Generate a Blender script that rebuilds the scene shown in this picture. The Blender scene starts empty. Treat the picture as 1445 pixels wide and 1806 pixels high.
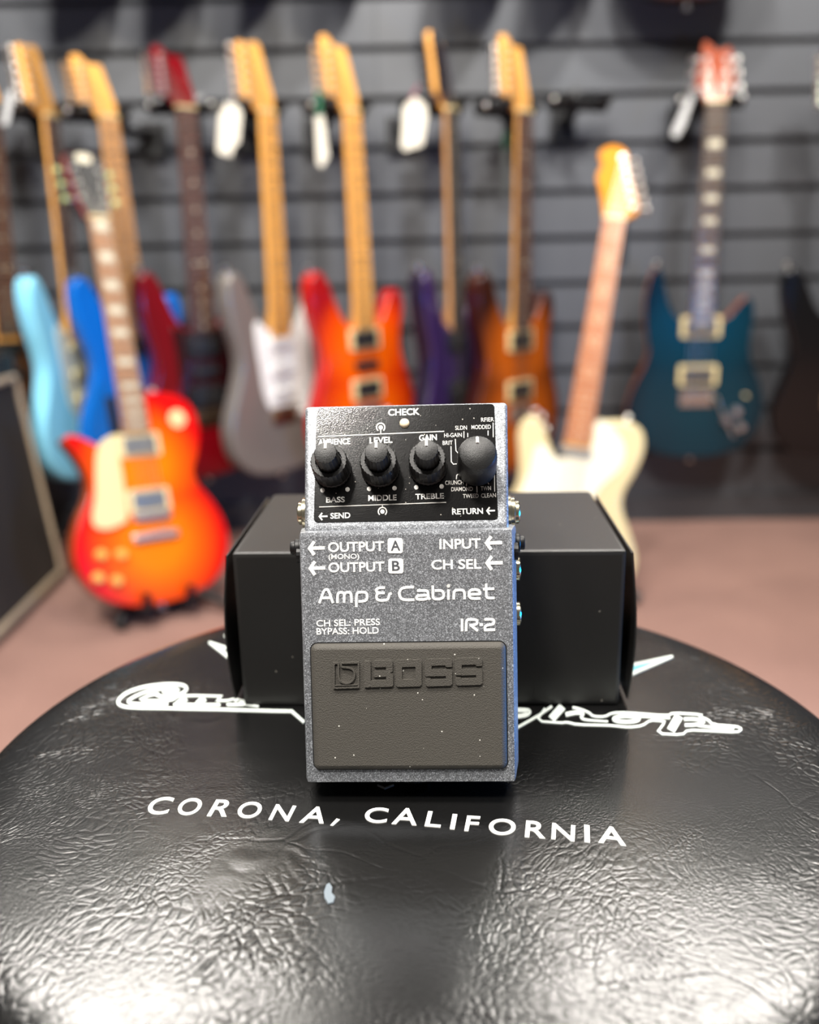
import bpy, bmesh, math, random
from mathutils import Vector, Matrix
random.seed(7)
SC = bpy.context.scene
COL = SC.collection

# ------------------------------------------------------------------ camera
F = 1573.0                      # focal length in pixels of the 1445 x 1806 frame
PITCH, ROLL = math.radians(16.2), math.radians(-1.2)
SEAT_Z, CAM_Z, WALL_Y = 0.51, 0.69, 2.25
CAM_R = Matrix.Rotation(math.pi / 2 - PITCH, 3, 'X') @ Matrix.Rotation(ROLL, 3, 'Z')
CAM_P = Vector((0, 0, CAM_Z))
cam_d = bpy.data.cameras.new('camera')
cam = bpy.data.objects.new('camera', cam_d)
COL.objects.link(cam)
cam.matrix_world = Matrix.Translation(CAM_P) @ CAM_R.to_4x4()
cam_d.sensor_fit = 'HORIZONTAL'
cam_d.sensor_width = 36.0
cam_d.lens = 36.0 * F / 1445.0
cam_d.clip_start = 0.01
cam_d.dof.use_dof = True
cam_d.dof.focus_distance = 0.300
cam_d.dof.aperture_fstop = 7.1
SC.camera = cam

# ------------------------------------------------------------------ light
SC.view_settings.view_transform = 'Standard'
SC.view_settings.look = 'None'
SC.view_settings.gamma = 1.0
SC.view_settings.exposure = 0.0
SC.cycles.use_denoising = True
SC.cycles.max_bounces = 6
SC.cycles.sample_clamp_indirect = 6.0
w = bpy.data.worlds.new('shop_ambient')
SC.world = w
w.use_nodes = True
w.node_tree.nodes['Background'].inputs[0].default_value = (1.0, 0.96, 0.92, 1)
w.node_tree.nodes['Background'].inputs[1].default_value = 0.15

def area_light(name, loc, target, size, power, color):
    d = bpy.data.lights.new(name, 'AREA')
    d.shape = 'RECTANGLE'
    d.size, d.size_y = size
    d.energy = power
    d.color = color
    o = bpy.data.objects.new(name, d)
    COL.objects.link(o)
    v = Vector(target) - Vector(loc)
    o.matrix_world = Matrix.Translation(loc) @ v.to_track_quat('-Z', 'Y').to_matrix().to_4x4()
    return o

WARM = (1.0, 0.95, 0.88)
area_light('ceiling_light_front', (-0.80, 0.05, 2.45), (-0.80, 0.3, 0), (0.25, 0.25), 34, WARM)
area_light('ceiling_light_front', (0.80, 0.05, 2.45), (0.80, 0.3, 0), (0.25, 0.25), 34, WARM)
area_light('ceiling_light_front', (0.10, -0.08, 2.45), (0.1, 0.2, 0), (0.30, 0.30), 30, WARM)
area_light('ceiling_light_front', (-0.50, -0.65, 2.45), (0.0, 0.3, 0.5), (0.3, 0.3), 66, WARM)
for _x in (-1.0, 0.05, 1.1):
    area_light('wall_washer_light', (_x, 0.65, 2.45), (_x, 2.25, 1.30), (0.16, 0.16), 11, (1.0, 0.97, 0.93)).data.spread = math.radians(75)
area_light('ceiling_light_rear', (-0.95, 1.75, 2.40), (0.0, 0.2, 0.5), (1.15, 0.30), 13, WARM).data.spread = math.radians(90)
area_light('ceiling_light_rear', (0.88, 1.75, 2.40), (0.0, 0.2, 0.5), (1.15, 0.30), 13, WARM).data.spread = math.radians(90)
area_light('blue_display_light', (1.0, 0.35, 0.44), (0.05, 0.29, 0.57), (0.25, 0.2), 16.0, (0.0, 0.30, 1.0))

# ------------------------------------------------------------------ measuring: pixels of the frame to points of the place
def ray(px, py):
    return CAM_R @ Vector(((px - 722.5) / F, -(py - 903.0) / F, -1.0))
def on_level(px, py, z):
    d = ray(px, py)
    return CAM_P + d * ((z - CAM_Z) / d.z)
def on_depth(px, py, y):
    d = ray(px, py)
    return CAM_P + d * (y / d.y)
def on_plane(px, py, P, N):
    d = ray(px, py)
    return CAM_P + d * ((P - CAM_P).dot(N) / d.dot(N))

# ------------------------------------------------------------------ materials
def lin(c):
    out = []
    for v in c[:3]:
        v /= 255.0
        out.append(v / 12.92 if v <= 0.04045 else ((v + 0.055) / 1.055) ** 2.4)
    return (*out, 1.0)

MATS = {}
def pm(name, rgb, rough=0.5, metal=0.0, coat=0.0, spec=0.5, vary=0.06, vscale=20.0, bump=0.0, bscale=200.0):
    if name in MATS:
        return MATS[name]
    m = bpy.data.materials.new(name)
    m.use_nodes = True
    nt = m.node_tree
    b = nt.nodes['Principled BSDF']
    c = lin(rgb)
    tc = nt.nodes.new('ShaderNodeTexCoord')
    nz = nt.nodes.new('ShaderNodeTexNoise')
    nz.inputs['Scale'].default_value = vscale
    nz.inputs['Detail'].default_value = 4
    nt.links.new(tc.outputs['Object'], nz.inputs['Vector'])
    mx = nt.nodes.new('ShaderNodeMix')
    mx.data_type = 'RGBA'
    mx.inputs[6].default_value = tuple(max(0, x * (1 - vary)) for x in c[:3]) + (1,)
    mx.inputs[7].default_value = tuple(min(1, x * (1 + vary)) for x in c[:3]) + (1,)
    nt.links.new(nz.outputs['Fac'], mx.inputs[0])
    nt.links.new(mx.outputs[2], b.inputs['Base Color'])
    b.inputs['Roughness'].default_value = rough
    b.inputs['Metallic'].default_value = metal
    b.inputs['Specular IOR Level'].default_value = spec
    b.inputs['Coat Weight'].default_value = coat
    b.inputs['Coat Roughness'].default_value = 0.08
    if bump:
        n2 = nt.nodes.new('ShaderNodeTexNoise')
        n2.inputs['Scale'].default_value = bscale
        n2.inputs['Detail'].default_value = 3
        nt.links.new(tc.outputs['Object'], n2.inputs['Vector'])
        bp = nt.nodes.new('ShaderNodeBump')
        bp.inputs['Strength'].default_value = bump
        bp.inputs['Distance'].default_value = 0.001
        nt.links.new(n2.outputs['Fac'], bp.inputs['Height'])
        nt.links.new(bp.outputs['Normal'], b.inputs['Normal'])
    MATS[name] = m
    return m

def node(nt, kind, **kw):
    n = nt.nodes.new(kind)
    for k, v in kw.items():
        if k in n.inputs:
            n.inputs[k].default_value = v
        else:
            setattr(n, k, v)
    return n

def ramp(nt, stops, interp='LINEAR'):
    r = nt.nodes.new('ShaderNodeValToRGB')
    r.color_ramp.interpolation = interp
    el = r.color_ramp.elements
    while len(el) < len(stops):
        el.new(0.5)
    for e, (p, c) in zip(el, stops):
        e.position = p
        e.color = c
    return r

def math_node(nt, op, a, b=None):
    n = nt.nodes.new('ShaderNodeMath')
    n.operation = op
    for i, v in enumerate((a, b)):
        if v is None:
            continue
        if isinstance(v, (int, float)):
            n.inputs[i].default_value = v
        else:
            nt.links.new(v, n.inputs[i])
    return n.outputs[0]

def burst_mat(name, centre, mid, edge, rough=0.25, s=1.0, k=(0.45, 0.75, 1.0)):
    """sunburst lacquer: colour by distance from the middles of the two bouts"""
    m = bpy.data.materials.new(name)
    m.use_nodes = True
    nt = m.node_tree
    b = nt.nodes['Principled BSDF']
    tc = node(nt, 'ShaderNodeTexCoord')
    sep = node(nt, 'ShaderNodeSeparateXYZ')
    nt.links.new(tc.outputs['Object'], sep.inputs[0])
    x, y = sep.outputs[0], sep.outputs[1]
    def dist(cy, r):
        dy = math_node(nt, 'SUBTRACT', y, cy)
        q = math_node(nt, 'ADD', math_node(nt, 'MULTIPLY', x, x), math_node(nt, 'MULTIPLY', dy, dy))
        return math_node(nt, 'DIVIDE', math_node(nt, 'SQRT', q), r)
    d = math_node(nt, 'MINIMUM', dist(0.125 * s, 0.165 * s), dist(0.29 * s, 0.15 * s))
    r = ramp(nt, [(k[0], lin(centre)), (k[1], lin(mid)), (k[2], lin(edge))])
    nt.links.new(d, r.inputs[0])
    wv = node(nt, 'ShaderNodeTexWave', Scale=26.0, Distortion=5.0, Detail=2.0)
    wv.bands_direction = 'Y'
    nt.links.new(tc.outputs['Object'], wv.inputs['Vector'])
    mx = node(nt, 'ShaderNodeMix', data_type='RGBA', blend_type='MULTIPLY')
    mx.inputs[0].default_value = 0.10
    nt.links.new(r.outputs[0], mx.inputs[6])
    nt.links.new(wv.outputs[0], mx.inputs[7])
    nt.links.new(mx.outputs[2], b.inputs['Base Color'])
    b.inputs['Roughness'].default_value = rough
    b.inputs['Coat Weight'].default_value = 0.25
    b.inputs['Coat Roughness'].default_value = 0.05
    b.inputs['Specular IOR Level'].default_value = 0.25
    return m

def paint_flake(name, rgb, lo, hi, scale, rough=0.42, metal=0.55):
    """metallic paint with fine glitter"""
    m = bpy.data.materials.new(name)
    m.use_nodes = True
    nt = m.node_tree
    b = nt.nodes['Principled BSDF']
    tc = node(nt, 'ShaderNodeTexCoord')
    vo = node(nt, 'ShaderNodeTexVoronoi', Scale=scale)
    nt.links.new(tc.outputs['Object'], vo.inputs['Vector'])
    sep = node(nt, 'ShaderNodeSeparateColor')
    nt.links.new(vo.outputs['Color'], sep.inputs[0])
    c = lin(rgb)
    f = lambda q: (min(1, c[0] * q), min(1, c[1] * q), min(1, c[2] * q), 1)
    r = ramp(nt, [(0.0, f(lo)), (0.7, f(1.0)), (1.0, f(hi))])
    nt.links.new(sep.outputs[0], r.inputs[0])
    nt.links.new(r.outputs[0], b.inputs['Base Color'])
    b.inputs['Metallic'].default_value = metal
    b.inputs['Roughness'].default_value = rough
    return m

def dusty(name, rgb, dust_rgb, scale, amount, rough=0.7, bump=0.15, bscale=2500, spec=0.4, coat=0.0):
    """plain surface with bright specks of dust and a fine grain"""
    m = bpy.data.materials.new(name)
    m.use_nodes = True
    nt = m.node_tree
    b = nt.nodes['Principled BSDF']
    tc = node(nt, 'ShaderNodeTexCoord')
    vo = node(nt, 'ShaderNodeTexVoronoi', Scale=scale)
    nt.links.new(tc.outputs['Object'], vo.inputs['Vector'])
    sep = node(nt, 'ShaderNodeSeparateColor')
    nt.links.new(vo.outputs['Color'], sep.inputs[0])
    pick = math_node(nt, 'GREATER_THAN', sep.outputs[0], 1.0 - amount)
    near = math_node(nt, 'LESS_THAN', vo.outputs['Distance'], 0.16)
    k = math_node(nt, 'MULTIPLY', pick, near)
    mx = node(nt, 'ShaderNodeMix', data_type='RGBA')
    mx.inputs[6].default_value = lin(rgb)
    mx.inputs[7].default_value = lin(dust_rgb)
    nt.links.new(k, mx.inputs[0])
    nt.links.new(mx.outputs[2], b.inputs['Base Color'])
    b.inputs['Roughness'].default_value = rough
    b.inputs['Specular IOR Level'].default_value = spec
    b.inputs['Coat Weight'].default_value = coat
    n2 = node(nt, 'ShaderNodeTexNoise', Scale=float(bscale), Detail=2.0)
    nt.links.new(tc.outputs['Object'], n2.inputs['Vector'])
    bp = node(nt, 'ShaderNodeBump', Strength=bump, Distance=0.0005)
    nt.links.new(n2.outputs['Fac'], bp.inputs['Height'])
    nt.links.new(bp.outputs['Normal'], b.inputs['Normal'])
    return m

def leather_mat():
    m = bpy.data.materials.new('creased_black_leatherette')
    m.use_nodes = True
    nt = m.node_tree
    b = nt.nodes['Principled BSDF']
    tc = node(nt, 'ShaderNodeTexCoord')
    warp = node(nt, 'ShaderNodeTexNoise', Scale=14.0, Detail=3.0)
    nt.links.new(tc.outputs['Object'], warp.inputs['Vector'])
    add = node(nt, 'ShaderNodeVectorMath', operation='MULTIPLY_ADD')
    nt.links.new(warp.outputs['Color'], add.inputs[0])
    add.inputs[1].default_value = (0.05, 0.05, 0.05)
    nt.links.new(tc.outputs['Object'], add.inputs[2])
    def crease(scale, width):
        v = node(nt, 'ShaderNodeTexVoronoi', Scale=scale)
        v.feature = 'DISTANCE_TO_EDGE'
        nt.links.new(add.outputs[0], v.inputs['Vector'])
        mr = node(nt, 'ShaderNodeMapRange')
        nt.links.new(v.outputs['Distance'], mr.inputs[0])
        mr.inputs[1].default_value = 0.0
        mr.inputs[2].default_value = width
        return mr.outputs[0]
    def mask(scale, lo, hi):
        n = node(nt, 'ShaderNodeTexNoise', Scale=scale, Detail=2.0)
        nt.links.new(tc.outputs['Object'], n.inputs['Vector'])
        mr = node(nt, 'ShaderNodeMapRange')
        nt.links.new(n.outputs['Fac'], mr.inputs[0])
        mr.inputs[1].default_value = lo
        mr.inputs[2].default_value = hi
        return mr.outputs[0]
    rid = node(nt, 'ShaderNodeTexNoise', Scale=85.0, Detail=6.0, Roughness=0.62, Distortion=0.5)
    rid.noise_type = 'RIDGED_MULTIFRACTAL'
    rid.normalize = True
    nt.links.new(add.outputs[0], rid.inputs['Vector'])
    c0 = math_node(nt, 'MULTIPLY', math_node(nt, 'MULTIPLY', rid.outputs['Fac'], mask(9.0, 0.46, 0.74)), 0.55)
    c1 = math_node(nt, 'MULTIPLY', math_node(nt, 'MULTIPLY', crease(34.0, 0.035), mask(13.0, 0.54, 0.66)), 0.12)
    c2 = math_node(nt, 'MULTIPLY', math_node(nt, 'MULTIPLY', crease(300.0, 0.25), mask(17.0, 0.42, 0.66)), 0.16)
    c3 = math_node(nt, 'MULTIPLY', math_node(nt, 'MULTIPLY', crease(520.0, 0.3), mask(24.0, 0.4, 0.7)), 0.06)
    grain = node(nt, 'ShaderNodeTexNoise', Scale=1500.0, Detail=2.0)
    nt.links.new(tc.outputs['Object'], grain.inputs['Vector'])
    wave = node(nt, 'ShaderNodeTexNoise', Scale=16.0, Detail=2.0)
    nt.links.new(tc.outputs['Object'], wave.inputs['Vector'])
    h = math_node(nt, 'ADD', math_node(nt, 'ADD', math_node(nt, 'ADD', c0, c1), c2), c3)
    h = math_node(nt, 'ADD', h, math_node(nt, 'MULTIPLY', grain.outputs['Fac'], 0.05))
    h = math_node(nt, 'ADD', h, math_node(nt, 'MULTIPLY', wave.outputs['Fac'], 0.6))
    bp = node(nt, 'ShaderNodeBump', Strength=0.6, Distance=0.0010)
    nt.links.new(h, bp.inputs['Height'])
    nt.links.new(bp.outputs['Normal'], b.inputs['Normal'])
    b.inputs['Base Color'].default_value = lin((15, 15, 15))
    b.inputs['Roughness'].default_value = 0.22
    b.inputs['Specular IOR Level'].default_value = 0.55
    return m

# ------------------------------------------------------------------ mesh helpers
def link_mesh(name, bm, mats, parent=None, smooth=False, angle=None, label=None):
    bmesh.ops.recalc_face_normals(bm, faces=bm.faces)
    me = bpy.data.meshes.new(name)
    bm.to_mesh(me)
    bm.free()
    for m in (mats if isinstance(mats, (list, tuple)) else [mats]):
        me.materials.append(m)
    if smooth:
        for p in me.polygons:
            p.use_smooth = True
        if angle:
            me.set_sharp_from_angle(angle=math.radians(angle))
        tot = sum(p.area for p in me.polygons)
        for p in me.polygons:
            p.use_smooth = not (len(p.vertices) > 12 or p.area > 0.06 * tot)
    o = bpy.data.objects.new(name, me)
    COL.objects.link(o)
    if parent is not None:
        o.parent = parent
    if label:
        o['label'] = label
    return o

def tag(o, label, cat, group=None, kind=None):
    o['label'] = label
    o['category'] = cat
    if group:
        o['group'] = group
    if kind:
        o['kind'] = kind
    return o

def structure(o):
    o['kind'] = 'structure'
    return o

def empty(name, M):
    o = bpy.data.objects.new(name, None)
    COL.objects.link(o)
    o.matrix_world = M if isinstance(M, Matrix) else Matrix.Translation(M)
    o.empty_display_size = 0.02
    return o

def box(bm, lo, hi, mat=0, M=None, bevel=0.0):
    vs = [Vector((x, y, z)) for x in (lo[0], hi[0]) for y in (lo[1], hi[1]) for z in (lo[2], hi[2])]
    if M is not None:
        vs = [M @ v for v in vs]
    v = [bm.verts.new(p) for p in vs]
    fs = []
    for q in ((0, 1, 3, 2), (4, 6, 7, 5), (0, 4, 5, 1), (2, 3, 7, 6), (0, 2, 6, 4), (1, 5, 7, 3)):
        f = bm.faces.new([v[i] for i in q])
        f.material_index = mat
        fs.append(f)
    if bevel:
        es = list({e for f in fs for e in f.edges})
        r = bmesh.ops.bevel(bm, geom=es, offset=bevel, segments=2, affect='EDGES', profile=0.6)
        for f in r['faces']:
            f.material_index = mat
    return fs

def tube(bm, pts, r, n=10, mat=0, cap=True):
    pts = [Vector(p) for p in pts]
    rs = r if isinstance(r, (list, tuple)) else [r] * len(pts)
    rings = []
    for i, p in enumerate(pts):
        t = (pts[min(i + 1, len(pts) - 1)] - pts[max(i - 1, 0)]).normalized()
        a = t.orthogonal().normalized() if i == 0 else (rings_a - t * rings_a.dot(t)).normalized()
        rings_a = a
        c = t.cross(a)
        rings.append([bm.verts.new(p + (a * math.cos(2 * math.pi * k / n) + c * math.sin(2 * math.pi * k / n)) * rs[i]) for k in range(n)])
    for A, B in zip(rings, rings[1:]):
        for k in range(n):
            f = bm.faces.new((A[k], A[(k + 1) % n], B[(k + 1) % n], B[k]))
            f.material_index = mat
    if cap:
        bm.faces.new(rings[0]).material_index = mat
        bm.faces.new(rings[-1]).material_index = mat

def lathe(bm, prof, n=32, M=None, mat=0, teeth=0.0):
    """profile of (radius, height) turned about local z; teeth > 0 makes a knurled edge"""
    M = M or Matrix.Identity(4)
    rings = []
    for r, h in prof:
        if r < 1e-7:
            rings.append([bm.verts.new(M @ Vector((0, 0, h)))])
        else:
            rr = []
            for k in range(n):
                q = r - (teeth if (k % 2 and teeth) else 0)
                a = 2 * math.pi * k / n
                rr.append(bm.verts.new(M @ Vector((q * math.cos(a), q * math.sin(a), h))))
            rings.append(rr)
    for A, B in zip(rings, rings[1:]):
        if len(A) == 1 and len(B) == 1:
            continue
        for k in range(n):
            k2 = (k + 1) % n
            if len(A) == 1:
                f = bm.faces.new((A[0], B[k], B[k2]))
            elif len(B) == 1:
                f = bm.faces.new((A[k], A[k2], B[0]))
            else:
                f = bm.faces.new((A[k], A[k2], B[k2], B[k]))
            f.material_index = mat

def slab(bm, rings, m_front=0, m_side=0, m_back=None):
    """rings: closed loops of equal count from back to front; capped both ends"""
    vr = [[bm.verts.new(p) for p in r] for r in rings]
    n = len(vr[0])
    for A, B in zip(vr, vr[1:]):
        for k in range(n):
            bm.faces.new((A[k], A[(k + 1) % n], B[(k + 1) % n], B[k])).material_index = m_side
    bm.faces.new(vr[-1]).material_index = m_front
    bm.faces.new(list(reversed(vr[0]))).material_index = m_side if m_back is None else m_back

def smooth_loop(pts, sub=4):
    out = []
    n = len(pts)
    P = [Vector(p) for p in pts]
    for i in range(n):
        a, b, c, d = P[i - 1], P[i], P[(i + 1) % n], P[(i + 2) % n]
        for k in range(sub):
            t = k / sub
            out.append(0.5 * ((2 * b) + (c - a) * t + (2 * a - 5 * b + 4 * c - d) * t * t + (3 * b - a - 3 * c + d) * t ** 3))
    return out

def inset_loop(P, d):
    """closed 2-D loop moved inward by d (loop counter-clockwise)"""
    n = len(P)
    out = []
    area = sum(P[i].x * P[(i + 1) % n].y - P[(i + 1) % n].x * P[i].y for i in range(n))
    s = 1 if area > 0 else -1
    for i in range(n):
        t = (P[(i + 1) % n] - P[i - 1])
        if t.length < 1e-9:
            out.append(P[i].copy())
            continue
        t.normalize()
        out.append(P[i] + Vector((-t.y, t.x)) * d * s)
    return out

def round_rect(x0, y0, x1, y1, r, n=5):
    out = []
    for cx, cy, a0 in ((x1 - r, y1 - r, 0), (x0 + r, y1 - r, 90), (x0 + r, y0 + r, 180), (x1 - r, y0 + r, 270)):
        for k in range(n + 1):
            a = math.radians(a0 + 90 * k / n)
            out.append(Vector((cx + r * math.cos(a), cy + r * math.sin(a))))
    return out

def chaikin(pts, it=2, q=0.25):
    P = [Vector(p) for p in pts]
    for _ in range(it):
        o = [P[0]]
        for a, b in zip(P, P[1:]):
            o += [a.lerp(b, q), a.lerp(b, 1 - q)]
        o.append(P[-1])
        P = [o[0]] + o[2:-2] + [o[-1]] if len(P) > 2 else P
    return P

JIT = [0]
def ribbon(bm, pts, width, put, mat=0, closed=False):
    """flat stroke of a given width along a 2-D path; put(x, y, top) gives the point in space"""
    JIT[0] = (JIT[0] + 1) % 16
    P = [Vector(p) for p in pts]
    n = len(P)
    ws = width if isinstance(width, (list, tuple)) else [width] * n
    if len(ws) != n:
        ws = [ws[0] + (ws[-1] - ws[0]) * i / (n - 1) for i in range(n)]
    L, R = [], []
    for i in range(n):
        if closed:
            a, b = P[i - 1], P[(i + 1) % n]
        else:
            a, b = P[max(i - 1, 0)], P[min(i + 1, n - 1)]
        d1 = (P[i] - a).normalized() if (P[i] - a).length > 1e-9 else (b - P[i]).normalized()
        d2 = (b - P[i]).normalized() if (b - P[i]).length > 1e-9 else d1
        t = d1 + d2
        t = t.normalized() if t.length > 1e-6 else d1
        nn = Vector((-t.y, t.x))
        k = 1.0 / max(0.5, nn.dot(Vector((-d1.y, d1.x))))
        L.append(P[i] + nn * ws[i] * 0.5 * k)
        R.append(P[i] - nn * ws[i] * 0.5 * k)
    lt = [bm.verts.new(put(p.x, p.y, True)) for p in L]
    rt = [bm.verts.new(put(p.x, p.y, True)) for p in R]
    lb = [bm.verts.new(put(p.x, p.y, False)) for p in L]
    rb = [bm.verts.new(put(p.x, p.y, False)) for p in R]
    m = n if closed else n - 1
    for i in range(m):
        j = (i + 1) % n
        for q in ((lt[i], lt[j], rt[j], rt[i]), (lb[i], rb[i], rb[j], lb[j]), (lt[i], lb[i], lb[j], lt[j]), (rt[i], rt[j], rb[j], rb[i])):
            bm.faces.new(q).material_index = mat
    if not closed:
        bm.faces.new((lt[0], rt[0], rb[0], lb[0])).material_index = mat
        bm.faces.new((lt[-1], lb[-1], rb[-1], rt[-1])).material_index = mat

def polygon(bm, pts, put, mat=0):
    JIT[0] = (JIT[0] + 1) % 16
    t = [bm.verts.new(put(p[0], p[1], True)) for p in pts]
    b = [bm.verts.new(put(p[0], p[1], False)) for p in pts]
    n = len(pts)
    bm.faces.new(t).material_index = mat
    bm.faces.new(list(reversed(b))).material_index = mat
    for i in range(n):
        j = (i + 1) % n
        bm.faces.new((t[i], b[i], b[j], t[j])).material_index = mat

GLYPH = {}
def glyphs(text, bold=0.0):
    """mesh of a line of text in the built-in font, normalised: width 0..1, cap height 0..1"""
    key = (text, bold)
    if key in GLYPH:
        return GLYPH[key]
    def raw(s):
        c = bpy.data.curves.new('letters', 'FONT')
        c.body = s
        c.offset = bold
        c.resolution_u = 6
        c.fill_mode = 'FRONT'
        o = bpy.data.objects.new('letters', c)
        COL.objects.link(o)
        dg = bpy.context.evaluated_depsgraph_get()
        me = bpy.data.meshes.new_from_object(o.evaluated_get(dg))
        V = [v.co.copy() for v in me.vertices]
        Fs = [tuple(p.vertices) for p in me.polygons]
        bpy.data.objects.remove(o)
        bpy.data.curves.remove(c)
        bpy.data.meshes.remove(me)
        return V, Fs
    V, Fs = raw(text)
    H, _ = raw('H')
    cap0, cap1 = min(v.y for v in H), max(v.y for v in H)
    x0, x1 = min(v.x for v in V), max(v.x for v in V)
    GLYPH[key] = ([((v.x - x0) / (x1 - x0), (v.y - cap0) / (cap1 - cap0)) for v in V], Fs)
    return GLYPH[key]

# ------------------------------------------------------------------ common materials
M_WHITE_PRINT = pm('white_print', (232, 232, 228), 0.55, vary=0.02)
M_CHROME = pm('chrome', (232, 230, 224), 0.28, 1.0)
M_NICKEL = pm('nickel', (205, 196, 170), 0.22, 1.0)
M_BLACK_PLASTIC = pm('black_plastic', (22, 22, 23), 0.42)
M_BLACK_METAL = pm('black_metal', (13, 13, 14), 0.45, spec=0.35)
M_CREAM = pm('cream_plastic', (222, 202, 148), 0.4)
M_WHITE_PLASTIC = pm('white_plastic', (228, 228, 224), 0.35)
M_MAPLE = pm('maple', (226, 164, 84), 0.45, spec=0.25, vary=0.08, vscale=12)
M_MAPLE_DARK = pm('roasted_maple', (190, 140, 90), 0.5, spec=0.25, vary=0.1, vscale=12)
M_AMBER = pm('amber_maple', (208, 134, 34), 0.6, spec=0.12, vary=0.05)
M_ROSEWOOD = pm('rosewood', (84, 56, 46), 0.5, vary=0.15, vscale=30)
M_ROSEWOOD_PALE = pm('pale_rosewood', (176, 106, 64), 0.7, spec=0.12, vary=0.1, vscale=30)
M_EBONY = pm('ebony', (50, 44, 40), 0.45)
M_MAHOGANY = pm('mahogany', (150, 76, 42), 0.35, coat=0.4)
M_FRET = pm('fret_wire', (205, 198, 185), 0.3, 1.0)
M_PEARL = pm('pearl', (206, 198, 174), 0.4)
M_STRING = pm('string_steel', (190, 185, 175), 0.35, 1.0)

# ------------------------------------------------------------------ the room
def build_room():
    # carpet
    m = bpy.data.materials.new('mauve_carpet')
    m.use_nodes = True
    nt = m.node_tree
    b = nt.nodes['Principled BSDF']
    tc = node(nt, 'ShaderNodeTexCoord')
    n1 = node(nt, 'ShaderNodeTexNoise', Scale=160.0, Detail=4.0)
    n2 = node(nt, 'ShaderNodeTexNoise', Scale=4.0, Detail=3.0)
    nt.links.new(tc.outputs['Object'], n1.inputs['Vector'])
    nt.links.new(tc.outputs['Object'], n2.inputs['Vector'])
    s = math_node(nt, 'ADD', math_node(nt, 'MULTIPLY', n1.outputs['Fac'], 0.6), math_node(nt, 'MULTIPLY', n2.outputs['Fac'], 0.4))
    r = ramp(nt, [(0.3, lin((122, 92, 83))), (0.7, lin((162, 126, 113)))])
    nt.links.new(s, r.inputs[0])
    nt.links.new(r.outputs[0], b.inputs['Base Color'])
    b.inputs['Roughness'].default_value = 0.95
    bp = node(nt, 'ShaderNodeBump', Strength=0.6, Distance=0.004)
    nt.links.new(n1.outputs['Fac'], bp.inputs['Height'])
    nt.links.new(bp.outputs['Normal'], b.inputs['Normal'])
    bm = bmesh.new()
    box(bm, (-2.6, -1.2, -0.06), (2.6, WALL_Y + 0.06, 0.0))
    structure(link_mesh('floor', bm, m))
    # slatted wall: boards with a groove between them, two panels with a seam
    mw = pm('slate_grey_slat_board', (71, 73, 77), 0.5, vary=0.05, vscale=6)
    md = pm('dark_groove', (44, 45, 48), 0.6)
    bm = bmesh.new()
    pitch, top = 0.1056, 1.136
    lo, hi = 0.07, 2.2
    zs = [top + k * pitch for k in range(-12, 12)]
    for xa, xb in ((-2.6, -0.055), (-0.053, 2.6)):
        prof = [(WALL_Y, lo)]
        for z in zs:
            if z - 0.012 < lo or z > hi:
                continue
            prof += [(WALL_Y, z - 0.006), (WALL_Y + 0.004, z - 0.004), (WALL_Y + 0.012, z - 0.004), (WALL_Y + 0.012, z + 0.007), (WALL_Y + 0.003, z + 0.007), (WALL_Y, z + 0.010)]
        prof.append((WALL_Y, hi))
        A = [bm.verts.new((xa, y, z)) for y, z in prof]
        B = [bm.verts.new((xb, y, z)) for y, z in prof]
        for i in range(len(prof) - 1):
            f = bm.faces.new((A[i], B[i], B[i + 1], A[i + 1]))
            deep = prof[i][0] > WALL_Y + 0.001 or prof[i + 1][0] > WALL_Y + 0.001
            f.material_index = 1 if deep else 0
    box(bm, (-2.6, WALL_Y + 0.013, 0.0), (2.6, WALL_Y + 0.05, hi), mat=1)
    structure(link_mesh('wall_back', bm, [mw, md]))
    bm = bmesh.new()
    box(bm, (-2.6, WALL_Y - 0.012, 0.0), (2.6, WALL_Y + 0.012, 0.07), bevel=0.002)
    structure(link_mesh('baseboard_back', bm, pm('black_skirting', (58, 58, 61), 0.5)))
build_room()

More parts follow.
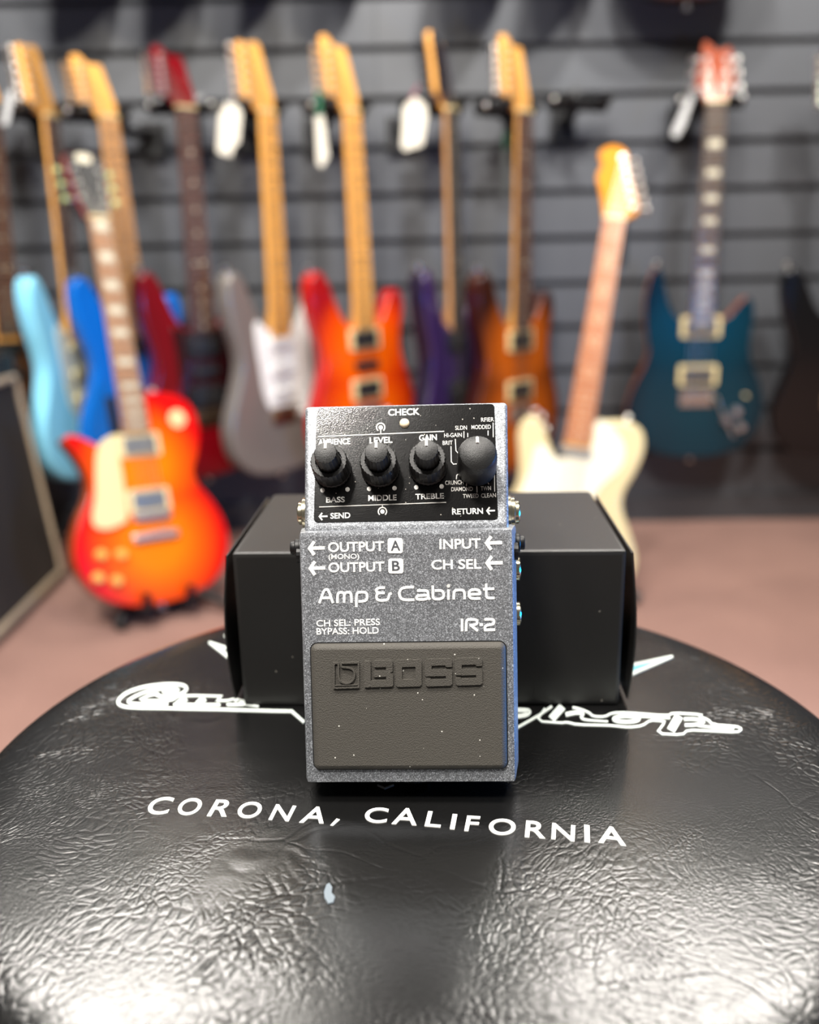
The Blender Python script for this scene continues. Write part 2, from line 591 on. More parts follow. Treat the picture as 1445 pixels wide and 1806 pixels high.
# ------------------------------------------------------------------ the stool
STOOL = Vector((0.0017, 0.2972, 0))
def build_stool():
    root = empty('round_stool', Matrix.Translation((STOOL.x, STOOL.y, 0)))
    tag(root, 'round stool with creased black leather top and white printed lettering under the guitar pedal', 'stool')
    Mi = root.matrix_world.inverted()
    bm = bmesh.new()
    R = 0.1729
    prof = [(0, SEAT_Z - 0.07), (R - 0.012, SEAT_Z - 0.07), (R, SEAT_Z - 0.06), (R + 0.001, SEAT_Z - 0.03), (R - 0.001, SEAT_Z - 0.016),
            (R - 0.004, SEAT_Z - 0.009), (R - 0.009, SEAT_Z - 0.004), (R - 0.017, SEAT_Z - 0.001), (R - 0.030, SEAT_Z), (0.06, SEAT_Z), (0, SEAT_Z)]
    lathe(bm, prof, 128)
    link_mesh('seat_cushion', bm, leather_mat(), root, True, 60)
    bm = bmesh.new()
    lathe(bm, [(R - 0.02, SEAT_Z - 0.088), (R + 0.002, SEAT_Z - 0.088), (R + 0.002, SEAT_Z - 0.071), (R - 0.02, SEAT_Z - 0.071)], 96)
    link_mesh('seat_band', bm, M_CHROME, root, True, 40)
    for k in range(4):
        a = math.radians(45 + 90 * k)
        bm = bmesh.new()
        c, s = math.cos(a), math.sin(a)
        tube(bm, [(0.12 * c, 0.12 * s, SEAT_Z - 0.085), (0.17 * c, 0.17 * s, 0.2), (0.20 * c, 0.20 * s, 0.0)], 0.011, 12)
        link_mesh('leg', bm, M_CHROME, root, True, 40)
    bm = bmesh.new()
    ring = [(0.165 * math.cos(2 * math.pi * k / 48), 0.165 * math.sin(2 * math.pi * k / 48), 0.2) for k in range(49)]
    tube(bm, ring, 0.008, 10, cap=False)
    link_mesh('foot_ring', bm, M_CHROME, root, True, 40)

    def seat(ox, oy, s):
        def put(x, y, topside):
            p = on_level(ox + x / s, oy + y / s, SEAT_Z)
            return Mi @ (p + Vector((0, 0, 0.0003 + JIT[0] * 8e-6 if topside else -0.0006)))
        return put
    # place line along the front edge: one mesh per letter, each fitted to its own corner points
    L = [('C', 240, 1390, (90, 288), (330, 282), (178, 105)), ('O', 240, 1390, (412, 294), (655, 290), (490, 115)),
         ('R', 240, 1390, (752, 302), (962, 308), (855, 128)), ('O', 240, 1390, (1052, 322), (1300, 326), (1118, 150)),
         ('N', 460, 1390, (82, 340), (296, 358), (165, 178)), ('A', 460, 1390, (408, 370), (668, 380), (480, 200)),
         (',', 460, 1390, None, None, None),
         ('C', 640, 1410, (8, 250), (250, 256), (40, 90)), ('A', 640, 1410, (306, 264), (570, 280), (345, 92)),
         ('L', 640, 1410, (656, 288), (824, 302), (696, 130)), ('I', 640, 1410, (925, 318), (975, 323), (955, 160)),
         ('F', 640, 1410, (1078, 338), (1218, 346), (1110, 178)), ('O', 880, 1420, (-110, 318), (175, 326), (-100, 148)),
         ('R', 880, 1420, (276, 344), (492, 360), (292, 170)), ('N', 880, 1420, (558, 364), (803, 392), (568, 196)),
         ('I', 880, 1420, (912, 396), (968, 404), (907, 214)), ('A', 880, 1420, (1058, 402), (1350, 440), (1050, 218))]
    S = 1445 / 240.0
    for ch, ox, oy, bl, br, tl in L:
        put = seat(ox, oy, S)
        bm = bmesh.new()
        if ch == ',':
            polygon(bm, [(740, 400), (770, 404), (842, 340), (806, 330)], put)
        else:
            V, Fs = glyphs(ch, 0.012)
            ys = [v[1] for v in V]
            y0, y1 = min(ys), max(ys)
            vt, vb = [], []
            for u, v in V:
                v = (v - y0) / (y1 - y0)
                px = bl[0] + (br[0] - bl[0]) * u + (tl[0] - bl[0]) * v
                py = bl[1] + (br[1] - bl[1]) * u + (tl[1] - bl[1]) * v
                vt.append(bm.verts.new(put(px, py, True)))
            for f in Fs:
                try:
                    bm.faces.new([vt[i] for i in f])
                except ValueError:
                    pass
            geo = bmesh.ops.extrude_face_region(bm, geom=list(bm.faces))
            for e in geo['geom']:
                if isinstance(e, bmesh.types.BMVert):
                    e.co.z -= 0.0008
        link_mesh('printed_letter', bm, M_WHITE_PRINT, root)
    # outlined script, left half
    p5 = seat(190, 1110, 1445 / 350.0)
    m_teal = pm('teal_print', (96, 176, 190), 0.5)
    m_ink = pm('white_script_print', (214, 222, 216), 0.55, vary=0.02)
    bm = bmesh.new()
    ribbon(bm, chaikin([(352, 478), (392, 494), (440, 496), (520, 484), (580, 445), (565, 412), (500, 402), (400, 404), (260, 422), (150, 458), (92, 500), (70, 540), (108, 566), (200, 575), (440, 578)], 2), 21, p5)
    ribbon(bm, [(430, 578), (560, 582), (840, 587), (1200, 597), (1340, 599), (1432, 680)], 21, p5)
    ribbon(bm, [(372, 470), (300, 486), (245, 512), (262, 523), (440, 522), (470, 517), (520, 488), (640, 486), (826, 490), (800, 522), (872, 522), (915, 512), (955, 516), (1000, 528)], 15, p5)
    link_mesh('script_outline', bm, m_ink, root)
    bm = bmesh.new()
    ribbon(bm, chaikin([(400, 458), (440, 466), (505, 456), (520, 440), (480, 434), (400, 434), (280, 456), (180, 500), (140, 532), (190, 547), (440, 547)], 2), 17, p5)
    link_mesh('script_letter', bm, m_ink, root)
    bm = bmesh.new()
    ribbon(bm, [(570, 504), (505, 552)], 42, p5)
    ribbon(bm, [(480, 552), (700, 553), (820, 553)], 20, p5)
    ribbon(bm, [(705, 504), (655, 550)], 44, p5)
    link_mesh('script_letter', bm, m_ink, root)
    bm = bmesh.new()
    ribbon(bm, chaikin([(868, 552), (940, 552), (1000, 552), (985, 535), (930, 532), (960, 522)], 2), 18, p5)
    ribbon(bm, [(990, 548), (1100, 565)], 12, p5)
    link_mesh('script_letter', bm, m_ink, root)
    # wings and chevron
    bm = bmesh.new()
    ribbon(bm, [(738, 96), (890, 150), (1300, 300)], [10, 22, 26], p5)
    ribbon(bm, [(738, 98), (890, 208), (1250, 470)], [10, 30, 30], p5)
    ribbon(bm, [(855, 45), (885, 70)], 18, p5)
    link_mesh('printed_wing', bm, m_ink, root)
    p6 = seat(890, 1140, 1445 / 440.0)
    bm = bmesh.new()
    ribbon(bm, [(975, 60), (730, 113), (500, 165)], [8, 16, 18], p6)
    ribbon(bm, [(975, 62), (730, 165), (500, 260)], [8, 22, 22], p6)
    link_mesh('printed_wing', bm, m_ink, root)
    bm = bmesh.new()
    polygon(bm, [(880, 92), (700, 126), (640, 160), (700, 158), (760, 142)], p6)
    link_mesh('printed_wing_tint', bm, m_teal, root)
    bm = bmesh.new()
    ribbon(bm, [(275, 350), (200, 402), (62, 480)], 15, p6)
    link_mesh('chevron_line', bm, m_ink, root)
    pz = seat(500, 1080, 1445 / 440.0)
    bm = bmesh.new()
    ribbon(bm, [(545, 1003), (588, 1021), (640, 1001)], 8, pz)
    link_mesh('chevron_line', bm, pm('shadowed_white_print', (120, 120, 118), 0.5), root)  # white chevron tip, its colour greyed to carry the shadow under the pedal
    # outlined script, right half
    bm = bmesh.new()
    out = [(235, 362), (185, 436), (330, 446), (362, 441), (420, 456), (600, 460), (640, 463), (720, 472), (800, 463), (845, 430), (905, 434), (932, 440), (880, 507), (1030, 516), (1062, 487), (1200, 493), (1350, 501),
           (1376, 482), (1345, 466), (1205, 457), (1182, 430), (1130, 408), (1140, 398), (972, 388), (950, 406), (700, 386), (625, 388), (580, 411), (512, 408), (490, 386), (440, 366), (395, 356)]
    ribbon(bm, chaikin(out, 1, 0.22), 12, p6)
    link_mesh('script_outline', bm, m_ink, root)
    bm = bmesh.new()
    ribbon(bm, chaikin([(62, 372), (118, 372), (146, 378), (136, 396), (100, 406), (62, 408)], 2), 24, p6)
    link_mesh('script_letter', bm, m_ink, root)
    bm = bmesh.new()
    ribbon(bm, [(336, 352), (272, 424)], 44, p6)
    ribbon(bm, chaikin([(355, 398), (420, 384), (460, 392), (440, 416), (470, 430), (600, 438)], 2), [24, 9], p6)
    link_mesh('script_letter', bm, m_ink, root)
    bm = bmesh.new()
    ribbon(bm, [(706 + 72 * math.cos(a), 424 + 17 * math.sin(a)) for a in [2 * math.pi * k / 28 for k in range(28)]], 20, p6, closed=True)
    ribbon(bm, [(765, 410), (850, 414), (960, 420)], 8, p6)
    link_mesh('script_letter', bm, m_ink, root)
    bm = bmesh.new()
    ribbon(bm, [(1012, 408), (964, 490)], 48, p6)
    ribbon(bm, chaikin([(1040, 425), (1110, 424), (1165, 440), (1120, 458), (1045, 460)], 2), 17, p6)
    ribbon(bm, [(1120, 462), (1210, 474), (1330, 480)], 12, p6)
    link_mesh('script_letter', bm, m_ink, root)
    # pale chip in the leather
    ps = seat(0, 0, 1)
    bm = bmesh.new()
    polygon(bm, [(581, 1559), (586, 1566), (585, 1576), (591, 1583), (588, 1593), (579, 1595), (573, 1585), (572, 1574), (576, 1562)], ps)
    link_mesh('worn_chip', bm, pm('chipped_leather', (100, 110, 118), 0.5), root, label='small pale chip in the leather')
build_stool()

# ------------------------------------------------------------------ the cardboard box
def build_box():
    yaw = math.radians(-2.4)
    p = Vector((-0.0728, 0.3347, SEAT_Z + 0.0005))
    root = empty('cardboard_box', Matrix.Translation(p) @ Matrix.Rotation(yaw, 4, 'Z'))
    tag(root, 'plain matte black cardboard box lying behind the upright guitar pedal on the stool', 'box')
    m = dusty('matte_black_card', (28, 27, 26), (110, 106, 98), 420, 0.02, rough=0.42, bump=0.12, bscale=900)
    W, D, H = 0.1592, 0.0905, 0.0668
    bm = bmesh.new()
    box(bm, (0.002, 0, 0), (W - 0.002, D, H), bevel=0.0018)
    link_mesh('carton_body', bm, m, root, True, 40)
    for s in (0, 1):
        # tuck flap, bowed outward a little
        bm = bmesh.new()
        n = 8
        rows = []
        for i in range(n + 1):
            t = i / n
            bow = 0.0008 + 0.0030 * math.sin(math.pi * min(1, 0.12 + t * 0.9))
            z = H - 0.0015 - (H - 0.0035) * (1 - t)
            x = -bow if s == 0 else W + bow
            k = 0.0007 if s == 0 else -0.0007
            rows.append([bm.verts.new((x, 0.0015, z)), bm.verts.new((x, D - 0.0015, z)), bm.verts.new((x + k, D - 0.0015, z)), bm.verts.new((x + k, 0.0015, z))])
        for a, b in zip(rows, rows[1:]):
            for k in range(4):
                bm.faces.new((a[k], a[(k + 1) % 4], b[(k + 1) % 4], b[k]))
        bm.faces.new(rows[0])
        bm.faces.new(rows[-1])
        link_mesh('side_flap', bm, m, root, True, 40)
build_box()

# ------------------------------------------------------------------ the guitar pedal
def build_pedal():
    lean, ctl, yaw, spin = math.radians(12.0), math.radians(20.0), math.radians(-2.6), math.radians(0.5)
    O = on_level(724.5, 1381, SEAT_Z + 0.0085)
    # local axes: x across, y up the face, z out of the face
    R = Matrix.Rotation(yaw, 3, 'Z') @ Matrix.Rotation(math.pi / 2 - lean, 3, 'X') @ Matrix.Rotation(spin, 3, 'Z')
    M = Matrix.Translation(O) @ R.to_4x4()
    Mi = M.inverted()
    root = empty('effects_pedal', M)
    tag(root, 'dark grey guitar effects pedal standing upright on its front edge, leaning against the black box', 'guitar pedal')
    # local frame of the control panel
    TOP = 0.0855
    MC = Matrix.Translation((0, TOP, -0.004)) @ Matrix.Rotation(-ctl, 4, 'X')
    MCi = MC.inverted()
    def T(px, py, z=0.0):              # point on the treadle plane
        N = R @ Vector((0, 0, 1))
        return Mi @ on_plane(px, py, O + N * z, N)
    def K(px, py, z=0.0):              # point on the control panel plane, panel frame
        MW = M @ MC
        N = MW.to_3x3() @ Vector((0, 0, 1))
        return MCi @ (Mi @ on_plane(px, py, MW.translation + N * z, N))
    def putT(ox, oy, s, z0, z1):
        def put(x, y, top):
            v = T(ox + x / s, oy + y / s, z0)
            v.z = z1 + JIT[0] * 5e-6 if top else z0 - 0.0002
            return v
        return put
    def putK(ox, oy, s, z0, z1):
        def put(x, y, top):
            v = K(ox + x / s, oy + y / s, z0)
            v.z = z1 + JIT[0] * 5e-6 if top else z0 - 0.0002
            return MC @ v
        return put
    Z1 = 1445 / 440.0
    paint = paint_flake('metallic_grey_paint', (132, 135, 140), 0.45, 2.4, 3600, 0.46, 0.5)
    rubber = dusty('dark_rubber', (68, 65, 60), (200, 198, 190), 640, 0.05, rough=0.62, bump=0.5, bscale=2600)
    plate = dusty('gloss_black_plate', (13, 12, 12), (180, 175, 165), 760, 0.09, rough=0.15, bump=0.07, bscale=2600, spec=0.5)
    knobm = dusty('black_knob_plastic', (24, 24, 24), (150, 148, 140), 700, 0.015, rough=0.38, bump=0.25, bscale=3500)
    HW, TW = 0.0339, 0.0353

    # housing: side profile swept across
    CL = 0.0447
    e = MC @ Vector((0, CL, 0))
    prof = [(0.0015, -0.004), (0.080, -0.004), (TOP + 0.0003, -0.0042), (e.y, e.z), (e.y + 0.0008, -0.064), (0.071, -0.0542), (0.0012, -0.030)]
    bm = bmesh.new()
    A = [bm.verts.new((-HW, u, n)) for u, n in prof]
    B = [bm.verts.new((HW, u, n)) for u, n in prof]
    bm.faces.new(A)
    bm.faces.new(B)
    for i in range(len(prof)):
        j = (i + 1) % len(prof)
        bm.faces.new((A[i], A[j], B[j], B[i]))
    for v in bm.verts:
        v.co.x *= 1 + 0.0035 / HW * min(1, -v.co.z / 0.05)
    bmesh.ops.bevel(bm, geom=list(bm.edges), offset=0.0013, segments=3, affect='EDGES', profile=0.5)
    link_mesh('housing', bm, paint, root, True, 50)
    # treadle: a cover with rounded edges wrapping over the front
    bm = bmesh.new()
    box(bm, (-TW, 0, -0.018), (TW, TOP, 0))
    for v in bm.verts:
        v.co.x *= 1 + (0.0024 / TW if v.co.z < -0.01 else 0)
    bmesh.ops.bevel(bm, geom=list(bm.edges), offset=0.0015, segments=2, affect='EDGES', profile=0.6)
    treadle = link_mesh('treadle', bm, paint, root, True, 50)
    bm = bmesh.new()
    tube(bm, [(-TW - 0.0022, TOP - 0.0085, -0.0085), (TW + 0.0022, TOP - 0.0085, -0.0085)], 0.003, 16)
    link_mesh('hinge_pin', bm, M_BLACK_METAL, root, True, 40)

    # rubber pad
    c = [T(500 + x / Z1, 1080 + y / Z1) for x, y in ((162, 187), (1283, 162), (1300, 893), (178, 914))]
    x0, x1 = (c[0].x + c[3].x) / 2, (c[1].x + c[2].x) / 2
    y1, y0 = (c[0].y + c[1].y) / 2, (c[2].y + c[3].y) / 2
    bm = bmesh.new()
    o = round_rect(x0, y0, x1, y1, 0.0022)
    rings = [[Vector((p.x, p.y, z)) for p in inset_loop(o, d)] for d, z in ((0, -0.0005), (0, 0.0006), (0.0004, 0.0013), (0.0014, 0.0019), (0.0018, 0.0020))]
    slab(bm, rings)
    pad = link_mesh('rubber_pad', bm, rubber, root, True, 50, label='black rubber pad with a raised logo')
    bm = bmesh.new()
    slab(bm, [[Vector((p.x, p.y, z)) for p in inset_loop(o, -0.0004)] for z in (-0.0002, 0.00008)])
    link_mesh('pad_groove', bm, M_BLACK_PLASTIC, treadle)
    PZ = 0.0020
    S7 = 1445 / 300.0
    pp = putT(570, 1140, S7, PZ, PZ + 0.0007)
    bm = bmesh.new()
    sk = lambda x, y: (x, y - (x - 700) * 0.0285)          # letters follow the tilt of the pad
    def rect(x0, y0, x1, y1, ch=0):
        if ch:
            polygon(bm, [sk(*q) for q in ((x0 + ch, y0), (x1 - ch, y0), (x1, y0 + ch), (x1, y1 - ch), (x1 - ch, y1), (x0 + ch, y1), (x0, y1 - ch), (x0, y0 + ch))], pp)
        else:
            polygon(bm, [sk(*q) for q in ((x0, y0), (x1, y0), (x1, y1), (x0, y1))], pp)
    # letters of the raised word
    D = -6
    rect(350, 116 + D, 406, 340 + D, 8); rect(398, 284 + D, 597, 340 + D, 12); rect(430, 116 + D, 592, 172 + D, 12); rect(536, 124 + D, 592, 216 + D, 6)
    rect(430, 204 + D, 576, 256 + D, 6); rect(538, 230 + D, 597, 330 + D, 8)
    rect(618, 116 + D, 838, 176 + D, 16); rect(618, 284 + D, 838, 344 + D, 16); rect(618, 130 + D, 672, 330 + D, 4); rect(786, 130 + D, 838, 330 + D, 4)
    for dx in (0, 256):
        rect(866 + dx, 116 + D, 1096 + dx, 172 + D, 16); rect(866 + dx, 130 + D, 922 + dx, 258 + D, 8); rect(866 + dx, 208 + D, 1098 + dx, 262 + D, 12)
        rect(1044 + dx, 220 + D, 1098 + dx, 335 + D, 8); rect(870 + dx, 290 + D, 1098 + dx, 346 + D, 16); rect(1040 + dx, 160 + D, 1096 + dx, 186 + D, 6); rect(868 + dx, 276 + D, 916 + dx, 310 + D, 6)
    # emblem in a square
    q = lambda *pts: [sk(x, y - 18) for x, y in pts]
    ribbon(bm, q((135, 141), (95, 141), (95, 350), (303, 350), (303, 141), (158, 141)), 13, pp)
    ribbon(bm, q((97, 330), (301, 330)), 7, pp)
    ribbon(bm, chaikin(q((132, 141), (132, 262), (150, 300), (200, 318), (250, 300), (272, 250), (265, 205), (225, 180), (155, 176), (155, 141)), 2), 14, pp)
    link_mesh('raised_logo', bm, rubber, pad)

    # control plate
    c = [K(500 + x / Z1, 680 + y / Z1) for x, y in ((181, 137), (1225, 101), (1240, 768), (189, 800))]
    x0, x1 = (c[0].x + c[3].x) / 2, (c[1].x + c[2].x) / 2
    y1, y0 = (c[0].y + c[1].y) / 2, (c[2].y + c[3].y) / 2
    bm = bmesh.new()
    o = round_rect(x0, y0, x1, y1, 0.0013)
    slab(bm, [[MC @ Vector((p.x, p.y, z)) for p in o] for z in (-0.0002, 0.00022)])
    cplate = link_mesh('control_plate', bm, plate, root, label='glossy black control plate with white print')

    # ---- print
    M_TXT = M_WHITE_PRINT
    M_TXT2 = pm('grey_white_print', (205, 203, 198), 0.5, vary=0.02)
    def text(s, x0, y0, x1, y1, cap, plane='K', bold=0.022, mat=None, z=0.0, parent=None, name='lettering'):
        f = (lambda x, y: K(500 + x / Z1, 680 + y / Z1)) if plane == 'K' else (lambda x, y: T(500 + x / Z1, 680 + y / Z1))
        A, B, U = f(x0, y0), f(x1, y1), f(x0, y0 - cap)
        base = 0.00022 if plane == 'K' else 0.0
        up = Vector((-(B - A).y, (B - A).x, 0)).normalized() * (U - A).length
        V, Fs = glyphs(s, bold)
        bm = bmesh.new()
        vs = []
        for u, v in V:
            p = A + (B - A) * u + up * v
            p.z = base + z + 0.00012
            vs.append(bm.verts.new(MC @ p if plane == 'K' else p))
        for fc in Fs:
            try:
                bm.faces.new([vs[i] for i in fc])
            except ValueError:
                pass
        d = (MC.to_3x3() if plane == 'K' else Matrix.Identity(3)) @ Vector((0, 0, -0.0002))
        geo = bmesh.ops.extrude_face_region(bm, geom=list(bm.faces))
        for g in geo['geom']:
            if isinstance(g, bmesh.types.BMVert):
                g.co += d
        link_mesh(name, bm, mat or M_TXT, parent or (cplate if plane == 'K' else treadle))
    kp = putK(500, 680, Z1, 0.00022, 0.00034)
    tp = putT(500, 680, Z1, 0.0, 0.00012)
    def arrow(x0, x1, y, h, wd, put, parent, tilt=-0.03):
        bm = bmesh.new()
        k = h / 2
        ribbon(bm, [(x0 + k * 0.95, y - k), (x0 + wd * 0.5, y), (x0 + k * 0.95, y + k)], wd, put)
        ribbon(bm, [(x0 + wd * 0.6, y), (x1, y + (x1 - x0) * tilt)], wd, put)
        link_mesh('arrow_mark', bm, M_TXT, parent)
    def strokes(paths, wd, put, parent, mat=None, name='printed_line', round_=0):
        bm = bmesh.new()
        for P in paths:
            ribbon(bm, chaikin(P, round_) if round_ else P, wd, put)
        link_mesh(name, bm, mat or M_TXT, parent)
    def dot(x, y, r, put, parent, name='printed_dot'):
        bm = bmesh.new()
        polygon(bm, [(x + r * math.cos(2 * math.pi * k / 20), y + r * math.sin(2 * math.pi * k / 20)) for k in range(20)], put)
        link_mesh(name, bm, M_TXT2, parent)
    text('CHECK', 608, 177, 790, 171, 38)
    text('AMBIENCE', 203, 348, 388, 341, 34)
    text('LEVEL', 500, 338, 632, 333, 35)
    text('GAIN', 787, 322, 890, 318, 34)
    text('BASS', 248, 680, 356, 677, 32)
    text('MIDDLE', 492, 670, 656, 666, 33)
    text('TREBLE', 765, 661, 930, 656, 32)
    text('SEND', 273, 773, 388, 769, 33)
    text('RETURN', 978, 749, 1157, 744, 34)
    for a in (('RFIER', 1146, 212, 1220, 209), ('MODDED', 1090, 255, 1202, 252), ('SLDN', 996, 259, 1064, 257), ('HI-GAIN', 932, 302, 1034, 299), ('BRIT', 923, 346, 981, 344),
              ('CRUNCH', 938, 577, 1044, 573), ('DIAMOND', 973, 614, 1097, 611), ('TWN', 1144, 609, 1203, 607), ('TWEED', 1041, 654, 1131, 651), ('CLEAN', 1146, 651, 1232, 648)):
        text(*a, 23.5, bold=0.004, mat=M_TXT2)
    arrow(205, 256, 759, 42, 9, kp, cplate)
    arrow(1175, 1226, 726, 42, 9, kp, cplate)
    strokes([[(200, 297), (932, 266)]], 5, kp, cplate, M_TXT2)
    strokes([[(207, 704), (943, 677)]], 5, kp, cplate, M_TXT2)
    for cx, cy, s in ((564, 243, 1), (574, 730, -1)):
        arc = [(cx + 24 * math.sin(math.radians(a)), cy - s * 24 * math.cos(math.radians(a))) for a in range(-140, 141, 14)]
        if s == -1:
            arc = [(cx + 24 * math.sin(math.radians(a)), cy - 24 * math.cos(math.radians(a))) for a in range(-140, 141, 14)]
        strokes([arc], 7, kp, cplate, M_TXT2, name='dual_knob_symbol')
        strokes([[(cx, cy), (cx, cy + 40)]] if s == 1 else [[(cx, cy - 24), (cx, cy - 42)]], 5, kp, cplate, M_TXT2)
        dot(cx, cy, 13, kp, cplate)
    for x, y in ((227, 607), (372, 602), (497, 599), (644, 595), (770, 590), (917, 585)):
        dot(x, y, 13, kp, cplate)
    strokes([[(971, 352), (973, 442), (985, 456), (1012, 454)]], 5, kp, cplate, M_TXT2)
    strokes([[(996, 310), (1000, 378), (1016, 396)]], 5, kp, cplate, M_TXT2)
    strokes([[(1046, 266), (1046, 304)]], 5, kp, cplate, M_TXT2)
    strokes([[(1068, 276), (1068, 300)]], 5, kp, cplate, M_TXT2)
    strokes([[(1186, 262), (1186, 290)]], 5, kp, cplate, M_TXT2)
    strokes([[(1215, 216), (1216, 300)]], 5, kp, cplate, M_TXT2)
    strokes([[(1002, 543), (1004, 520), (1036, 498)]], 5, kp, cplate, M_TXT2)
    strokes([[(1060, 582), (1062, 556), (1082, 530)]], 5, kp, cplate, M_TXT2)
    strokes([[(1122, 620), (1120, 550)]], 5, kp, cplate, M_TXT2)
    strokes([[(1190, 572), (1164, 516)]], 5, kp, cplate, M_TXT2)
    strokes([[(1224, 614), (1223, 506), (1186, 488)]], 5, kp, cplate, M_TXT2)

    text('OUTPUT', 260, 965, 584, 958, 56, 'T', 0.02)
    text('(MONO)', 262, 1006, 440, 1002, 28, 'T', 0.012)
    text('OUTPUT', 262, 1082, 586, 1076, 56, 'T', 0.02)
    text('INPUT', 905, 948, 1144, 943, 58, 'T', 0.02)
    text('CH SEL', 858, 1066, 1147, 1061, 56, 'T', 0.02)
    text('CH SEL: PRESS', 192, 1396, 560, 1387, 37, 'T', 0.012)
    text('BYPASS: HOLD', 193, 1443, 553, 1436, 37, 'T', 0.012)
    arrow(142, 240, 942, 78, 19, tp, treadle, -0.02)
    arrow(146, 243, 1058, 78, 19, tp, treadle, -0.02)
    arrow(1167, 1268, 912, 78, 19, tp, treadle, -0.02)
    arrow(1170, 1271, 1028, 78, 19, tp, treadle, -0.02)
    m_badge = pm('badge_letter_grey', (72, 74, 79), 0.5)
    for s, x0, y0, x1, y1 in (('A', 604, 884, 692, 971), ('B', 608, 1002, 695, 1088)):
        bm = bmesh.new()
        polygon(bm, [(p.x, p.y) for p in round_rect(x0, y0, x1, y1, 14)], tp)
        link_mesh('badge', bm, M_TXT, treadle)
        if s == 'A':
            text(s, 623, 956, 678, 955, 58, 'T', 0.02, m_badge, z=0.00012, name='badge_letter')
        else:
            text(s, 630, 1073, 676, 1072, 58, 'T', 0.02, m_badge, z=0.00012, name='badge_letter')
    # rounded display lettering, drawn as strokes
    t8 = putT(550, 1020, 1445 / 340.0, 0.0, 0.00012)
    def word(paths, wd=20):
        for P in paths:
            strokes([p[1:] if p[0] == 0 else p for p in P], wd, t8, treadle, name='display_letter', round_=2)
    word([[[(57, 187), (86, 104), (100, 83), (120, 83), (132, 104), (160, 185)], [(78, 147), (146, 145)]],
          [[(193, 185), (193, 128), (200, 108), (222, 104), (243, 110), (243, 130), (243, 183)], [(243, 130), (250, 108), (272, 103), (292, 108), (298, 128), (298, 183)]],
          [[(335, 215), (335, 130), (342, 106), (365, 103), (390, 102), (412, 110), (417, 138), (410, 164), (388, 171), (350, 173)]],
          [[(550, 69), (508, 70), (486, 78), (484, 98), (498, 109), (548, 109)], [(512, 109), (492, 114), (484, 136), (490, 158), (512, 166), (545, 165), (572, 158), (578, 136), (582, 116), (600, 112)]],
          [[(767, 65), (706, 67), (670, 76), (653, 112), (666, 150), (700, 163), (770, 160)]],
          [[(790, 93), (850, 91), (870, 96), (873, 116), (874, 140), (886, 160)], [(872, 126), (812, 128), (786, 133), (786, 154), (812, 159), (850, 157), (872, 148)]],
          [[(908, 54), (908, 132), (914, 152), (938, 156), (966, 154), (988, 142), (991, 118), (982, 96), (958, 90), (922, 92)]],
          [[(1025, 84), (1025, 160)]],
          [[(1065, 158), (1065, 112), (1072, 92), (1094, 87), (1118, 86), (1140, 92), (1146, 112), (1146, 157)]],
          [[(1178, 120), (1262, 118)], [(1262, 122), (1260, 98), (1242, 84), (1210, 84), (1184, 92), (1177, 118), (1184, 144), (1210, 153), (1265, 150)]],
          [[(1308, 40), (1308, 126), (1314, 144), (1335, 148), (1371, 146)], [(1284, 81), (1369, 77)]],
          [[(1127, 303), (1127, 397)]],
          [[(1158, 396), (1158, 332), (1164, 312), (1184, 308), (1222, 308), (1240, 314), (1240, 340), (1222, 348), (1182, 351)], [(1190, 350), (1246, 394)]],
          [[(1258, 348), (1285, 347)]],
          [[(1295, 308), (1350, 306), (1366, 312), (1366, 338), (1348, 347), (1316, 350), (1298, 362), (1298, 386)], [(1292, 387), (1376, 385)]]], 19)
    dot(1025, 57, 13, t8, treadle, 'display_letter')

    # ---- knobs
    def kz(px, py, z):
        v = K(500 + px / Z1, 680 + py / Z1, z)
        return v
    for cx, cy in ((242, 388), (537, 384), (829, 372)):
        b = kz(cx, cy, 0.0185)
        MK = MC @ Matrix.Translation((b.x, b.y, 0.0002))
        bm = bmesh.new()
        lathe(bm, [(0.0045, 0), (0.0066, 0.0005), (0.0066, 0.0015), (0.0063, 0.0018), (0.0062, 0.0098), (0.0059, 0.0103), (0.0046, 0.0103), (0.0045, 0.0085), (0, 0.0085)], 56, MK, teeth=0.00022)
        k = link_mesh('dual_knob', bm, knobm, root, True, 35)
        bm = bmesh.new()
        lathe(bm, [(0.0041, 0.0085), (0.0038, 0.0176), (0.0036, 0.0181), (0.0020, 0.0185), (0, 0.0186)], 40, MK, teeth=0.00018)
        link_mesh('inner_knob', bm, knobm, k, True, 35)
        bm = bmesh.new()
        tube(bm, [MK @ Vector((0, 0.0012, 0.01855)), MK @ Vector((0, 0.0036, 0.0179))], 0.00045, 10)
        link_mesh('pointer', bm, M_WHITE_PRINT, k, True, 40, label='white pointer line')
    b = kz(1126, 385, 0.016)
    MK = MC @ Matrix.Translation((b.x, b.y, 0.0002))
    bm = bmesh.new()
    lathe(bm, [(0.0060, 0), (0.0068, 0.0006), (0.0066, 0.0100), (0.0064, 0.0135), (0.0058, 0.0150), (0.0040, 0.0158), (0.002, 0.0161), (0, 0.0162)], 72, MK, teeth=0.00012)
    k = link_mesh('selector_knob', bm, knobm, root, True, 35, label='larger single black selector knob')
    bm = bmesh.new()
    tube(bm, [MK @ Vector((0, 0.0030, 0.0160)), MK @ Vector((0, 0.0052, 0.0152))], 0.0005, 10)
    link_mesh('pointer', bm, M_WHITE_PRINT, k, True, 40, label='white pointer line')
    # indicator
    b = K(500 + 702 / Z1, 680 + 221 / Z1)
    MK = MC @ Matrix.Translation((b.x, b.y, 0.0002))
    bm = bmesh.new()
    lathe(bm, [(0.0017, 0), (0.0017, 0.0004), (0.0013, 0.0011), (0.0006, 0.0014), (0, 0.00145)], 24, MK)
